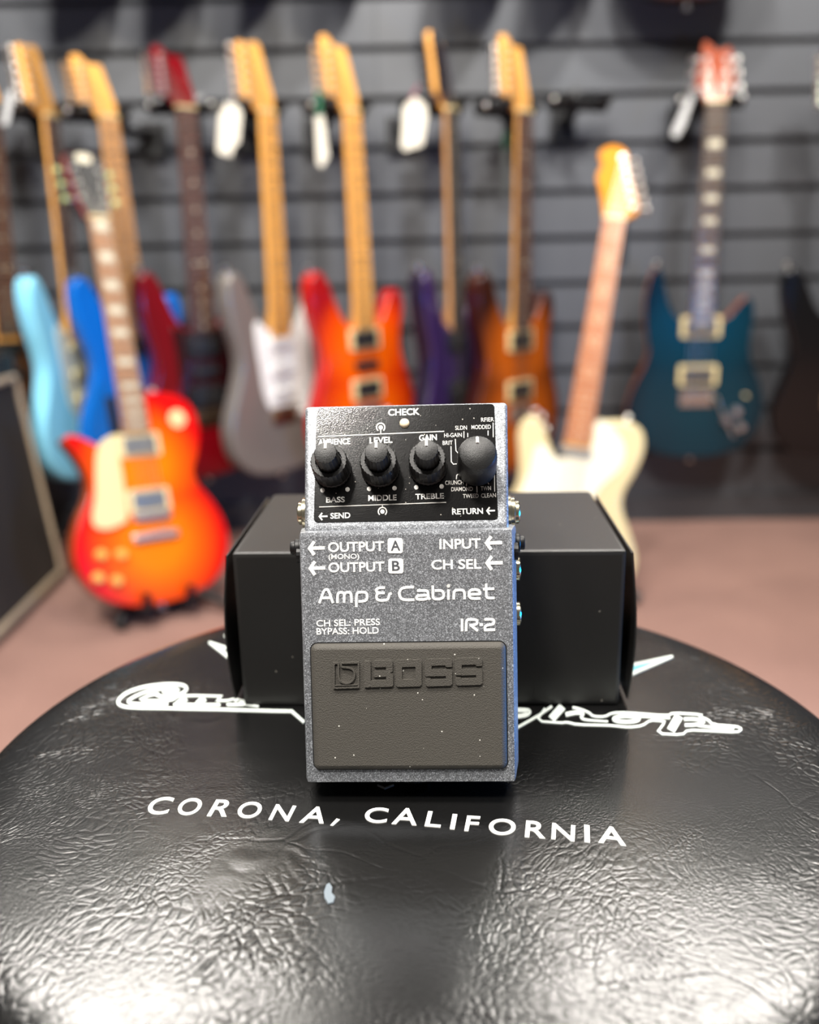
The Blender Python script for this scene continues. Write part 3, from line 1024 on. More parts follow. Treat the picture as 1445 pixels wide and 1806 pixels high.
    link_mesh('indicator_lamp', bm, pm('milky_lens', (246, 222, 190), 0.25), root, True, 60)

    # ---- thumbscrew under the front edge
    bm = bmesh.new()
    MT = Matrix.Translation((0.0006, 0.001, -0.0150)) @ Matrix.Rotation(math.radians(90), 4, 'X')
    lathe(bm, [(0.0030, -0.001), (0.0030, 0.0005), (0.0056, 0.0008), (0.0056, 0.0046), (0.0052, 0.0052), (0, 0.0052)], 60, MT, teeth=0.00045)
    link_mesh('thumbscrew', bm, M_BLACK_METAL, root, True, 30)

    # ---- sockets on both sides
    def socket(px, py, side, z, r, mat, name):
        v = T(px, py, z)
        X = (HW + 0.0035 * min(1, -z / 0.05) + (0.0016 if z > -0.018 else 0)) * side
        MS = Matrix.Translation((X, v.y, z)) @ Matrix.Rotation(math.radians(90 * side), 4, 'Y')
        bm = bmesh.new()
        lathe(bm, [(r * 1.08, -0.0004), (r * 1.08, 0.0006), (r, 0.0008), (r, 0.0019), (r * 0.92, 0.0022), (r * 0.74, 0.0022), (r * 0.74, 0.0034), (r * 0.66, 0.0038), (r * 0.52, 0.0038), (r * 0.5, 0.0005), (0, 0.0005)], 24, MS)
        s = link_mesh(name, bm, mat, root, True, 40)
        return s
    socket(533, 905, -1, -0.024, 0.0056, M_NICKEL, 'jack_socket')
    socket(523, 966, -1, -0.010, 0.0033, M_BLACK_METAL, 'side_bolt')
    socket(902, 903, 1, -0.024, 0.0056, M_NICKEL, 'jack_socket')
    socket(908, 957, 1, -0.016, 0.0034, M_BLACK_METAL, 'power_socket')
    socket(909, 1003, 1, -0.026, 0.0058, M_NICKEL, 'jack_socket')
    socket(911, 1082, 1, -0.026, 0.0058, M_NICKEL, 'jack_socket')
build_pedal()

# ------------------------------------------------------------------ guitars
BODY = {
 'double_cut': [(0, 0), (60, 4), (115, 26), (150, 72), (159, 115), (145, 168), (122, 215), (114, 248), (119, 285), (130, 318), (128, 344), (116, 360), (98, 360), (82, 346), (66, 320), (48, 303), (30, 297), (-30, 297), (-46, 304), (-62, 324), (-76, 354), (-90, 384), (-106, 402), (-124, 404), (-138, 388), (-142, 352), (-133, 305), (-118, 258), (-115, 225), (-129, 185), (-151, 138), (-160, 98), (-149, 52), (-113, 18), (-60, 2)],
 'single_cut_plank': [(0, 0), (70, 5), (126, 28), (157, 75), (160, 120), (142, 170), (117, 215), (111, 250), (119, 298), (127, 335), (122, 364), (102, 380), (80, 368), (62, 335), (44, 306), (28, 300), (-28, 383), (-50, 391), (-92, 396), (-126, 380), (-137, 342), (-128, 295), (-112, 250), (-113, 215), (-135, 170), (-158, 120), (-157, 75), (-127, 28), (-70, 5)],
 'single_cut_carved': [(0, 0), (70, 6), (130, 36), (164, 92), (165, 142), (147, 192), (120, 235), (112, 265), (119, 300), (134, 330), (146, 350), (140, 362), (116, 356), (84, 336), (56, 320), (32, 317), (-30, 430), (-60, 438), (-104, 430), (-135, 402), (-143, 352), (-130, 305), (-112, 265), (-118, 235), (-146, 192), (-164, 142), (-163, 92), (-130, 36), (-70, 6)],
 'curved_double_cut': [(0, 0), (65, 5), (120, 30), (152, 78), (159, 125), (145, 175), (122, 220), (115, 255), (117, 290), (120, 322), (116, 350), (104, 364), (90, 354), (72, 332), (52, 316), (30, 312), (-30, 312), (-52, 320), (-71, 344), (-83, 380), (-92, 418), (-102, 432), (-113, 424), (-124, 390), (-128, 345), (-123, 290), (-115, 250), (-123, 215), (-145, 170), (-160, 120), (-154, 75), (-122, 28), (-65, 5)],
}
for _k, _f in (('double_cut', 1.155), ('curved_double_cut', 1.03)):
    BODY[_k] = [(x, y * _f) for x, y in BODY[_k]]
HEAD = {
 'six_inline': ([(21, 0), (26, 20), (27, 46), (19, 84), (9, 140), (2, 172), (-8, 179), (-22, 176), (-34, 170), (-48, 174), (-57, 168), (-56, 140), (-53, 84), (-53, 37), (-43, 16), (-24, 4), (-21, 0)], [(-55, 34 + 25 * k) for k in range(6)]),
 'pointed_inline': ([(21, 0), (22, 15), (26, 33), (22, 60), (14, 112), (7, 153), (2, 166), (-26, 168), (-38, 186), (-50, 192), (-58, 185), (-58, 150), (-54, 112), (-52, 60), (-49, 38), (-40, 28), (-26, 14), (-21, 0)], [(-55, 48 + 22 * k) for k in range(6)]),
 'ball_inline': ([(22, 0), (24, 8), (30, 33), (38, 64), (49, 95), (47, 115), (43, 131), (51, 146), (51, 161), (34, 177), (14, 177), (-3, 164), (-8, 136), (-26, 85), (-43, 40), (-41, 16), (-28, 8), (-22, 0)], [(-46 + 7.6 * k, 36 + 23 * k) for k in range(6)]),
 'three_a_side_open': ([(22, 0), (26, 20), (34, 50), (38, 100), (42, 165), (36, 178), (20, 184), (0, 172), (-20, 184), (-36, 178), (-42, 165), (-38, 100), (-34, 50), (-26, 20), (-22, 0)], [(-38 - k, 58 + 40 * k) for k in range(3)] + [(38 + k, 58 + 40 * k) for k in range(3)]),
 'three_a_side': ([(22, 0), (28, 22), (40, 38), (40, 70), (34, 110), (28, 152), (14, 150), (0, 146), (-12, 160), (-28, 172), (-34, 120), (-41, 70), (-41, 38), (-28, 22), (-22, 0)], [(-40 + 3 * k, 45 + 40 * k) for k in range(3)] + [(40 - 4 * k, 45 + 38 * k) for k in range(3)]),
}
mm = 0.001

def guitar_frame(N, B, face_deg, nut_y):
    u = (N - B).normalized()
    a = math.radians(face_deg)
    n = Vector((math.sin(a), -math.cos(a), 0))
    n = (n - u * n.dot(u)).normalized()
    x = u.cross(n)
    R = Matrix((x, u, n)).transposed()
    return Matrix.Translation(N - u * nut_y) @ R.to_4x4()

def build_guitar(name, label, group, N, B, face, sp):
    left = sp.get('left', False)
    sx = -1 if left else 1
    scale, bridge = sp.get('scale', 648), sp.get('bridge', 150)
    nut = bridge + scale
    M = guitar_frame(N, B, face, 0) @ Matrix.Scale(max(0.9, min(1.06, (N - B).length / (nut * mm))), 4) @ Matrix.Translation((0, -nut * mm, 0))
    root = empty(name, M)
    tag(root, label, 'guitar', group)
    V = lambda x, y, z: Vector((x * sx * mm, y * mm, z * mm))
    # body
    half = sp.get('half', 22)
    loop = [Vector((p.x, p.y)) for p in smooth_loop([Vector((x, y)) for x, y in BODY[sp['body']]], 4)]
    bm = bmesh.new()
    rr = [(9, -half), (4, -half + 1.5), (1, -half + 4), (0, -half + 8), (0, half - 8), (1, half - 4), (4, half - 1.3), (9, half)] if not sp.get('sharp') else [(2, -half), (0, -half + 2), (0, half - 2), (0.7, half - 0.7), (2.5, half)]
    rings = [[V(p.x, p.y, z) for p in inset_loop(loop, d)] for d, z in rr]
    slab(bm, rings, 0, 1 if sp.get('side_mat') else 0)
    if sp.get('side_mat'):
        bm.faces.ensure_lookup_table()
        cut = (half - (5 if not sp.get('sharp') else 2.1)) * mm
        for f in bm.faces:
            if min(v.co.z for v in f.verts) >= cut:
                f.material_index = 0
    link_mesh('body', bm, [sp['body_mat'], sp.get('side_mat', sp['body_mat'])], root, True, 50)
    # neck: half-round, with heel
    end_fb = bridge + scale * 2 ** (-sp.get('frets', 21.6) / 12.0)
    pocket = sp.get('pocket', 345)
    bm = bmesh.new()
    rings = []
    for y, dep in ((pocket - 25, half + 16), (pocket + 12, half + 14), (pocket + 45, 22), (pocket + 160, 20), (nut - 40, 18), (nut, 16)):
        t = (y - end_fb) / (nut - end_fb)
        hw = 28 - 6.5 * t
        ring = []
        for k in range(13):
            a = math.pi * k / 12
            ring.append(V(-hw * math.cos(a), y, half + 5 - dep * (abs(math.sin(a)) ** 0.8)))
        rings.append(ring)
    vr = [[bm.verts.new(p) for p in r] for r in rings]
    for A, Bq in zip(vr, vr[1:]):
        for k in range(12):
            bm.faces.new((A[k], A[k + 1], Bq[k + 1], Bq[k]))
        bm.faces.new((A[12], A[0], Bq[0], Bq[12]))
    bm.faces.new(vr[0])
    bm.faces.new(vr[-1])
    link_mesh('neck', bm, sp.get('neck_mat', M_MAPLE), root, True, 60)
    # fingerboard with frets and inlays
    bm = bmesh.new()
    zb0, zb1 = half + 4.5, half + 9.5
    w0, w1 = 28, 21.5
    fw = lambda y: w0 + (w1 - w0) * (y - end_fb) / (nut - end_fb)
    for a, b in ((end_fb, nut),):
        vs = [bm.verts.new(V(s * fw(y) * (1 if z == zb0 else 0.96), y, z)) for y in (a, b) for z in (zb0, zb1) for s in (-1, 1)]
        for q in ((0, 1, 3, 2), (4, 6, 7, 5), (0, 4, 5, 1), (2, 3, 7, 6), (0, 2, 6, 4), (1, 5, 7, 3)):
            bm.faces.new([vs[i] for i in q])
    nf = int(sp.get('frets', 21.6))
    fy = lambda k: bridge + scale * 2 ** (-k / 12.0)
    for k in range(1, nf + 1):
        y = fy(k)
        if y < end_fb + 2:
            continue
        h = fw(y) * 0.95
        box(bm, (-h * mm, (y - 1.1) * mm, zb1 * mm - 0.0002), (h * mm, (y + 1.1) * mm, (zb1 + 1.1) * mm), 1)
    inl = sp.get('inlay', 'dot')
    for k in (3, 5, 7, 9, 12, 15, 17, 19, 21, 24) + ((1,) if inl == 'block' else ()):
        if k > nf:
            continue
        y = (fy(k) + fy(k - 1)) / 2
        gap = fy(k - 1) - fy(k)
        xs = (-9, 9) if (k in (12, 24) and inl == 'dot') else (0,)
        for x in xs:
            if inl == 'dot':
                r = 3.2
                box(bm, ((x - r) * mm, (y - r) * mm, zb1 * mm - 0.0002), ((x + r) * mm, (y + r) * mm, (zb1 + 0.25) * mm), 2)
            elif inl == 'ring':
                for q in range(10):
                    a = 2 * math.pi * q / 10
                    box(bm, ((8 * math.cos(a) - 2) * mm, (y + 8 * math.sin(a) - 2) * mm, zb1 * mm - 0.0002), ((8 * math.cos(a) + 2) * mm, (y + 8 * math.sin(a) + 2) * mm, (zb1 + 0.25) * mm), 2)
            elif inl == 'bird':
                g = min(gap * 0.26, 8)
                box(bm, (-13 * mm, (y - g) * mm, zb1 * mm - 0.0002), (16 * mm, (y + g) * mm, (zb1 + 0.25) * mm), 2)
            else:
                g = gap * 0.33
                h = fw(y) * 0.72
                v = [bm.verts.new(V(xx, yy, zb1 + 0.3)) for xx, yy in ((-h, y - g), (h * 0.86, y - g), (h, y + g), (-h * 0.86, y + g))]
                bm.faces.new(v).material_index = 2
    link_mesh('fingerboard', bm, [sp.get('board_mat', M_MAPLE), sp.get('fret_mat', M_FRET), sp.get('inlay_mat', M_PEARL)], root)
    bm = bmesh.new()
    box(bm, (-22 * mm, (nut - 1) * mm, (half - 2) * mm), (22 * mm, (nut + 4) * mm, (half + 11.5) * mm), bevel=0.0006)
    link_mesh('nut', bm, M_CREAM, root)
    # headstock, tilted back
    hl, tun = HEAD[sp['head']]
    hs_ = sp.get('head_len', 0.77)
    hl, tun = [(x, y * hs_) for x, y in hl], [(x, y * hs_) for x, y in tun]
    tilt = math.tan(math.radians(sp.get('tilt', 4)))
    hz = lambda y, z: z - tilt * y - 3
    loop = smooth_loop([Vector(p) for p in hl], 3)
    bm = bmesh.new()
    rings = [[V(p.x, nut + p.y, half + hz(p.y, z)) for p in inset_loop(loop, d)] for d, z in ((1.5, -10), (0, -8.5), (0, 2.5), (1.5, 4))]
    slab(bm, rings, 0, 1)
    hs = link_mesh('headstock', bm, [sp.get('head_mat', M_MAPLE), sp.get('head_side_mat', sp.get('head_mat', M_MAPLE))], root, True, 50)
    if sp.get('head_logo'):
        bm = bmesh.new()
        y0, y1 = sp['head_logo']
        loop = round_rect(-17, y0, 17, y1, (y1 - y0) * 0.45)
        slab(bm, [[V(p.x, nut + p.y, half + hz(p.y, z)) for p in loop] for z in (3.5, 4.4)])
        link_mesh('headstock_inlay', bm, M_PEARL, hs)
    tm = sp.get('tuner_mat', M_CHROME)
    bmat = sp.get('button_mat', tm)
    for tx, ty in tun:
        s = -1 if tx < 0 else 1
        bm = bmesh.new()
        z0 = half + hz(ty, 4)
        px = tx - s * 12
        tube(bm, [V(px, nut + ty, z0 - 1), V(px, nut + ty, z0 + 9)], [0.0044, 0.0032], 10)
        tube(bm, [V(px, nut + ty, z0 - 0.5), V(px, nut + ty, z0 + 1.2)], 0.0062, 12)
        tube(bm, [V(tx - s * 6, nut + ty, z0 - 16), V(tx + s * 9, nut + ty, z0 - 16)], 0.0028, 8)
        tube(bm, [V(px, nut + ty - 7, z0 - 17), V(px, nut + ty + 7, z0 - 17)], 0.0060, 8)
        t = link_mesh('tuner', bm, tm, root, True, 40)
        bm = bmesh.new()
        tube(bm, [V(tx + s * 8, nut + ty, z0 - 16), V(tx + s * 11, nut + ty, z0 - 16), V(tx + s * 18, nut + ty, z0 - 16), V(tx + s * 20, nut + ty, z0 - 16)], [0.003, 0.0066, 0.0078, 0.005], 10)
        link_mesh('tuner_button', bm, bmat, t, True, 50)
    # pickguard
    if sp.get('guard'):
        pg, gm = sp['guard']
        loop = smooth_loop([Vector(p) for p in pg], 3)
        bm = bmesh.new()
        gz = sp.get('guard_z', 0.2)
        slab(bm, [[V(p.x, p.y, half + z) for p in inset_loop(loop, d)] for d, z in ((0, gz - 0.4), (0, gz + 1.8), (1.0, gz + 2.6))])
        link_mesh('pickguard', bm, gm, root, True, 40)
    # pickups
    for y, kind, cm, rm in sp.get('pickups', []):
        if kind == 'single':
            bm = bmesh.new()
            loop = round_rect(-35, y - 9, 35, y + 9, 8.8)
            slab(bm, [[V(p.x, p.y, half + z) for p in loop] for z in (0, 9)])
            pk = link_mesh('pickup', bm, cm, root, True, 40)
        else:
            if rm:
                bm = bmesh.new()
                slab(bm, [[V(p.x, p.y, half + z) for p in inset_loop(round_rect(-45, y - 24, 45, y + 24, 5), d)] for d, z in ((0, -0.5), (0, 4.5), (1, 5.5))])
                link_mesh('pickup_ring', bm, rm, root, True, 40)
            bm = bmesh.new()
            slab(bm, [[V(p.x, p.y, half + z) for p in inset_loop(round_rect(-35, y - 18, 35, y + 18, 3), d)] for d, z in ((0, 0), (0, 8), (1.2, 9))])
            pk = link_mesh('pickup', bm, cm, root, True, 40)
        bm = bmesh.new()
        for k in range(6):
            x = -25 + 10 * k
            tube(bm, [V(x, y + (8 if kind != 'single' else 0), half + 8.5), V(x, y + (8 if kind != 'single' else 0), half + 9.6)], 0.0022, 8)
        link_mesh('pole_pieces', bm, M_CHROME, pk)
    # bridge
    bk = sp.get('bridge_kind', 'trem')
    bm = bmesh.new()
    if bk == 'stop':
        box(bm, (-40 * mm, (bridge - 7) * mm, (half + 1) * mm), (40 * mm, (bridge + 7) * mm, (half + 11) * mm), bevel=0.002)
        link_mesh('bridge', bm, M_CHROME, root)
        bm = bmesh.new()
        box(bm, (-50 * mm, (bridge - 50) * mm, (half + 1) * mm), (50 * mm, (bridge - 34) * mm, (half + 13) * mm), bevel=0.005)
        link_mesh('tailpiece', bm, M_CHROME, root, True, 60)
        tail = bridge - 42
    else:
        box(bm, (-38 * mm, (bridge - 30) * mm, half * mm), (38 * mm, (bridge + 10) * mm, (half + 4) * mm), bevel=0.001)
        for k in range(6):
            x = -26.5 + 10.6 * k
            box(bm, ((x - 4.6) * mm, (bridge - 14) * mm, (half + 4) * mm), ((x + 4.6) * mm, (bridge + 4) * mm, (half + 10) * mm))
        link_mesh('bridge', bm, sp.get('bridge_mat', M_CHROME), root)
        tail = bridge - 14
    if bk == 'trem':
        bm = bmesh.new()
        q = [V(34, bridge - 10, half + 6), V(42, bridge - 5, half + 22), V(56, bridge - 40, half + 26), V(88, bridge - 100, half + 26)]
        if sp.get('arm_up'):
            q = [V(34, bridge - 10, half + 6), V(38, bridge, half + 20), V(52, bridge + 20, half + 26), V(96, bridge + 70, half + 30)]
        tube(bm, q, 0.0028, 8)
        link_mesh('tremolo_arm', bm, M_CHROME, root, True, 50)
    # knobs, switch, strap buttons
    for x, y in sp.get('knobs', []):
        bm = bmesh.new()
        MK = Matrix.Translation(V(x, y, half + (2 if sp.get('guard') and bk != 'stop' else 0)))
        lathe(bm, [(0.0115, 0), (0.011, 0.006), (0.009, 0.013), (0.008, 0.0145), (0, 0.015)], 20, MK)
        link_mesh('knob', bm, sp.get('knob_mat', M_CHROME), root, True, 40)
    if sp.get('switch'):
        x, y, wm = sp['switch']
        bm = bmesh.new()
        lathe(bm, [(0.003, 0), (0.003, 0.004), (0.0015, 0.005), (0.0018, 0.018), (0.003, 0.02), (0, 0.022)], 12, Matrix.Translation(V(x, y, half)))
        s = link_mesh('toggle_switch', bm, M_CREAM, root, True, 40)
        if wm:
            bm = bmesh.new()
            lathe(bm, [(0.019, -0.0005), (0.019, 0.0012), (0.0035, 0.0014)], 24, Matrix.Translation(V(x, y, half)))
            link_mesh('switch_ring', bm, wm, s, True, 40)
    horn = min((p for p in BODY[sp['body']] if p[0] < 0), key=lambda p: -p[1])
    for x, y, dx, dy in ((0, 0, 0, -1), (horn[0], horn[1], -0.3, 0.95)):
        bm = bmesh.new()
        p0, p1, p2, p3 = (V(x + dx * t, y + dy * t, 0) for t in (-2, 7, 9, 14))
        tube(bm, [p0, p1, p2, p3], [0.0045, 0.0035, 0.0075, 0.0065], 12)
        link_mesh('strap_button', bm, M_CHROME, root, True, 40)
    # strings, from tail to nut and on to the posts
    for k in range(6):
        xb = -26 + 10.4 * k
        xn = -17.5 + 7 * k
        if len(tun) and abs(tun[0][0]) and sp['head'].startswith('three'):
            tx, ty = (tun[k] if k < 3 else tun[8 - k])
            tx = tx - (12 if tx > 0 else -12)
        else:
            tx, ty = tun[k]
            tx += 12
        bm = bmesh.new()
        tube(bm, [V(xb, tail, half + 12), V(xb, bridge, half + 13), V(xn, nut + 2, half + 11.6), V(tx, nut + ty, half + hz(ty, 8))], 0.00045 + 0.0001 * (5 - k) , 4)
        link_mesh('string', bm, M_STRING, root)
    return root

GUARD_S = [(28, 296), (46, 300), (64, 322), (82, 345), (100, 345), (112, 318), (100, 280), (92, 245), (98, 200), (112, 160), (104, 120), (80, 100), (60, 118), (48, 135), (20, 128), (-20, 128), (-46, 140), (-60, 175), (-66, 220), (-72, 262), (-74, 300), (-62, 312), (-44, 296), (-28, 290)]
GUARD_S = [(x, y * 1.155) for x, y in GUARD_S]
GUARD_D = [(28, 296), (50, 306), (70, 318), (80, 280), (78, 240), (86, 190), (70, 160), (40, 130), (-40, 130), (-60, 160), (-66, 240), (-72, 300), (-44, 296)]
GUARD_D = [(x, y * 1.155) for x, y in GUARD_D]
def paint(n, c, metal=0.0, rough=0.22):
    return pm(n, c, rough, metal, coat=0.3, spec=0.3, vary=0.03)
SINGLES = lambda m: [(308, 'single', m, None), (246, 'single', m, None), (190, 'single', m, None)]
M_PICKUP_DARK = pm('pickup_black', (30, 30, 32), 0.4)
M_AGED = pm('aged_cream_plastic', (222, 210, 160), 0.4)
M_AGED2 = pm('aged_mint_plastic', (196, 198, 180), 0.4)
P_LB, P_BLUE, P_RED = paint('pale_blue_paint', (136, 210, 238)), paint('bright_blue_paint', (4, 104, 200)), paint('dark_red_paint', (112, 6, 16))
P_GREY = paint('warm_grey_metallic', (128, 122, 116), 0.35, 0.3)
P_PURPLE = paint('purple_metallic', (74, 50, 104), 0.5, 0.25)
P_BLACK = paint('black_lacquer', (7, 7, 9))
P_WHITE = paint('vintage_white', (212, 196, 150))
HUM = lambda c, r, b, gap: [(b, 'hum', c, r), (b + gap, 'hum', c, r)]

def px_guitar(name, label, group, nut_px, end_px, yN, yB, face, sp):
    return build_guitar(name, label, group, on_depth(*nut_px, yN), on_depth(*end_px, yB), face, sp)

WG = 'guitars hanging in the lower row on the slat wall'
GY = 2.10
px_guitar('electric_guitar', 'electric guitar hanging behind the speaker cabinet at the left edge, only its dark neck showing', WG, (-28, 205), (22, 838), GY, GY, 55,
          dict(body='double_cut', body_mat=pm('brown_stain', (92, 56, 30), 0.3, coat=0.6), head='six_inline', board_mat=M_ROSEWOOD, neck_mat=M_MAPLE, pickups=SINGLES(M_PICKUP_DARK), knobs=[(75, 130), (92, 100)]))
px_guitar('electric_guitar', 'pale blue electric guitar with aged cream pickguard, turned sideways beside the bright blue one', WG, (70, 207), (150, 838), GY, GY, 76,
          dict(body='double_cut', body_mat=P_LB, head='six_inline', board_mat=M_ROSEWOOD, pickups=SINGLES(M_AGED), guard=(GUARD_S, M_AGED2), knobs=[(75, 128), (88, 100), (98, 76)], knob_mat=M_AGED))
px_guitar('electric_guitar', 'bright blue electric guitar hanging directly behind the cherry sunburst guitar', WG, (181, 210), (268, 832), GY, GY, 46,
          dict(body='double_cut', body_mat=P_BLUE, head_len=0.64, head='pointed_inline', board_mat=M_MAPLE_DARK, pickups=HUM(M_PICKUP_DARK, None, 190, 118), knobs=[(80, 110), (95, 80)], bridge_mat=M_BLACK_METAL, inlay_mat=M_EBONY))
px_guitar('electric_guitar', 'dark red electric guitar with red headstock and dark fingerboard left of the grey guitar', WG, (318, 193), (368, 838), GY, GY, 40,
          dict(body='double_cut', body_mat=P_RED, head_len=0.60, head='pointed_inline', head_mat=P_RED, board_mat=M_ROSEWOOD, neck_mat=pm('dark_red_neck', (70, 22, 20), 0.35), pickups=HUM(M_PICKUP_DARK, M_BLACK_PLASTIC, 190, 116) + [(250, 'single', M_PICKUP_DARK, None)], guard=(GUARD_D, pm('dark_pickguard', (44, 12, 16), 0.15)), knobs=[(84, 110), (98, 78)], bridge_mat=M_NICKEL))
px_guitar('electric_guitar', 'warm grey electric guitar with a white pickguard and maple neck', WG, (457, 200), (497, 830), GY, GY, 50,
          dict(body='double_cut', body_mat=P_GREY, head='six_inline', pickups=SINGLES(M_WHITE_PLASTIC), guard=(GUARD_S, M_WHITE_PLASTIC), knobs=[(72, 130), (86, 104), (98, 78)], knob_mat=M_WHITE_PLASTIC, inlay_mat=M_EBONY, bridge_mat=M_NICKEL))
px_guitar('electric_guitar', 'orange to red sunburst electric guitar with two cream ringed pickups hanging above the pedal', WG, (607, 199), (646, 825), GY, GY, 42,
          dict(body='double_cut', body_mat=burst_mat('red_orange_sunburst', (228, 92, 6), (216, 62, 8), (150, 14, 18)), side_mat=paint('red_lacquer', (176, 22, 14)), head='pointed_inline', pickups=HUM(M_PICKUP_DARK, M_CREAM, 195, 116) + [(253, 'single', M_PICKUP_DARK, None)], knobs=[(84, 120), (98, 88)], inlay_mat=M_EBONY))
px_guitar('electric_guitar', 'dark purple electric guitar with black hardware, turned nearly edge on', WG, (777, 196), (797, 825), GY, GY, 60,
          dict(body='double_cut', body_mat=P_PURPLE, side_mat=paint('black_purple_side', (30, 22, 40)), head='pointed_inline', head_mat=pm('dark_headstock_face', (54, 48, 52), 0.3), head_side_mat=M_MAPLE, board_mat=M_EBONY, neck_mat=M_MAPLE_DARK, tuner_mat=M_BLACK_METAL, pickups=HUM(M_PICKUP_DARK, M_BLACK_PLASTIC, 190, 116), knobs=[(84, 115)], knob_mat=M_BLACK_METAL, bridge_mat=M_BLACK_METAL))
px_guitar('electric_guitar', 'brown tobacco sunburst electric guitar behind the top right corner of the pedal', WG, (908, 200), (902, 828), GY, GY, 44,
          dict(body='double_cut', body_mat=burst_mat('tobacco_sunburst', (176, 84, 14), (128, 58, 12), (46, 16, 8)), side_mat=paint('dark_brown_lacquer', (50, 18, 10)), head='pointed_inline', board_mat=M_ROSEWOOD, pickups=HUM(M_PICKUP_DARK, M_CREAM, 195, 116), knobs=[(84, 120), (98, 88)]))
P_TEAL = burst_mat('teal_flame_top', (0, 44, 56), (0, 40, 52), (0, 24, 34), k=(0.2, 0.7, 1.0))
px_guitar('electric_guitar', 'teal flame top electric guitar with cream ringed pickups and long horn, hanging alone at right', WG, (1258, 183), (1217, 803), GY + 0.03, GY + 0.03, -4,
          dict(body='curved_double_cut', body_mat=P_TEAL, side_mat=M_MAHOGANY, sharp=True, head_len=0.72, head='three_a_side', head_mat=pm('copper_headstock', (140, 68, 44), 0.6, spec=0.12), board_mat=pm('dark_fingerboard', (78, 62, 50), 0.45), neck_mat=M_MAHOGANY, scale=635, bridge=155, frets=24, inlay='bird', pickups=HUM(pm('zebra_pickup', (70, 66, 58), 0.4), M_CREAM, 198, 112), knobs=[(96, 112), (108, 74), (72, 92)], switch=(112, 150, None), bridge_mat=M_NICKEL, tilt=8))
px_guitar('electric_guitar', 'black electric guitar cut off by the right edge, hanging right of the teal one', WG, (1497, 200), (1472, 800), GY, GY, -8,
          dict(body='double_cut', body_mat=P_BLACK, head='six_inline', board_mat=M_MAPLE, pickups=SINGLES(M_PICKUP_DARK), knobs=[(84, 112), (98, 80)], bridge_mat=M_NICKEL))
# two guitars on floor stands, both strung left-handed
LP_N, LP_B = on_depth(166, 394, 1.86), on_depth(285, 1063, 1.64)
LP_TOP = burst_mat('cherry_sunburst', (238, 122, 2), (228, 84, 3), (208, 8, 8), k=(0.30, 0.62, 0.92))
build_guitar('electric_guitar', 'cherry sunburst carved top electric guitar with cream pickguard on a floor stand', None, LP_N, LP_B, 40,
             dict(body='single_cut_carved', left=True, body_mat=LP_TOP, side_mat=pm('cherry_mahogany_side', (196, 84, 36), 0.25, coat=0.6), sharp=True, half=25, head_len=0.80, head='three_a_side_open', tilt=9, head_logo=(128, 148),
                  head_mat=pm('black_headstock_veneer', (24, 24, 24), 0.25), head_side_mat=pm('cherry_neck', (138, 22, 20), 0.3), neck_mat=pm('cherry_neck_back', (196, 140, 84), 0.3), board_mat=pm('brown_fingerboard', (160, 116, 82), 0.45),
                  scale=628, bridge=181, frets=22, pocket=350, inlay='block', pickups=[(214, 'hum', M_CHROME, M_CREAM), (330, 'hum', M_CHROME, M_CREAM)], bridge_kind='stop',
                  guard=([(34, 352), (60, 352), (86, 334), (98, 300), (110, 235), (124, 192), (118, 172), (95, 166), (70, 172), (52, 186), (48, 260), (46, 330)], M_CREAM), guard_z=6,
                  knobs=[(78, 112), (118, 118), (96, 62), (132, 74)], knob_mat=pm('gold_speed_knob', (226, 176, 84), 0.2), switch=(-96, 380, M_CREAM), button_mat=pm('pearl_green_button', (190, 204, 140), 0.3), tuner_mat=M_CHROME))
TE_N, TE_B = on_depth(1083, 392, 1.83), on_depth(973, 1056, 1.68)
build_guitar('electric_guitar', 'cream white single cutaway electric guitar with amber headstock on a floor stand', None, TE_N, TE_B, -12,
             dict(body='single_cut_plank', left=True, body_mat=P_WHITE, head_len=0.84, head='ball_inline', head_mat=M_AMBER, board_mat=M_ROSEWOOD_PALE, neck_mat=M_MAPLE, inlay='ring', inlay_mat=pm('tan_inlay', (216, 168, 124), 0.4), fret_mat=pm('fret_bronze', (196, 150, 112), 0.4), bridge_kind='hard', pocket=340,
                  pickups=[(318, 'single', M_CHROME, None), (165, 'single', M_PICKUP_DARK, None)], guard=([(30, 298), (50, 306), (70, 320), (84, 310), (88, 260), (100, 210), (80, 186), (46, 182), (-40, 182), (-48, 210), (-60, 250), (-96, 300), (-92, 350), (-50, 384), (-29, 380), (-29, 330)], pm('cream_white_guard', (236, 230, 206), 0.2)),
                  knobs=[(90, 80), (92, 120)]))

# ------------------------------------------------------------------ guitars of the upper row: lower edges of the bodies
UG = 'guitars hanging in the upper row on the slat wall'
UP = [(95, 'black_a', P_BLACK, 'double_cut', 'above the pale blue guitar'), (245, 'b', P_PURPLE, 'double_cut', 'above the dark red guitar'), (395, 'c', P_BLACK, 'single_cut_plank', 'above the grey guitar'),
      (560, 'd', P_RED, 'double_cut', 'above the orange sunburst guitar'), (820, 'e', P_BLACK, 'single_cut_plank', 'between the purple and brown guitars'), (985, 'f', P_BLUE, 'double_cut', 'above the empty hanger'),
      (1212, 'g', burst_mat('dark_tobacco_burst', (70, 36, 16), (44, 20, 10), (14, 10, 10)), 'single_cut_carved', 'above the teal guitar')]
for px, _, m, bd, where in UP:
    b = on_depth(px, -26 if px != 1212 else 4, 2.11)
    n = b + Vector((random.uniform(-0.01, 0.01), 0.0, 0.80))
    build_guitar('electric_guitar', 'dark body edge of an upper row guitar ' + where, UG, n, b, random.uniform(54, 62) if px != 1212 else -5, dict(body=bd, body_mat=m, head='six_inline', pickups=[(130, 'hum', M_PICKUP_DARK, None)], bridge_kind='hard', knobs=[(90, 90)]))

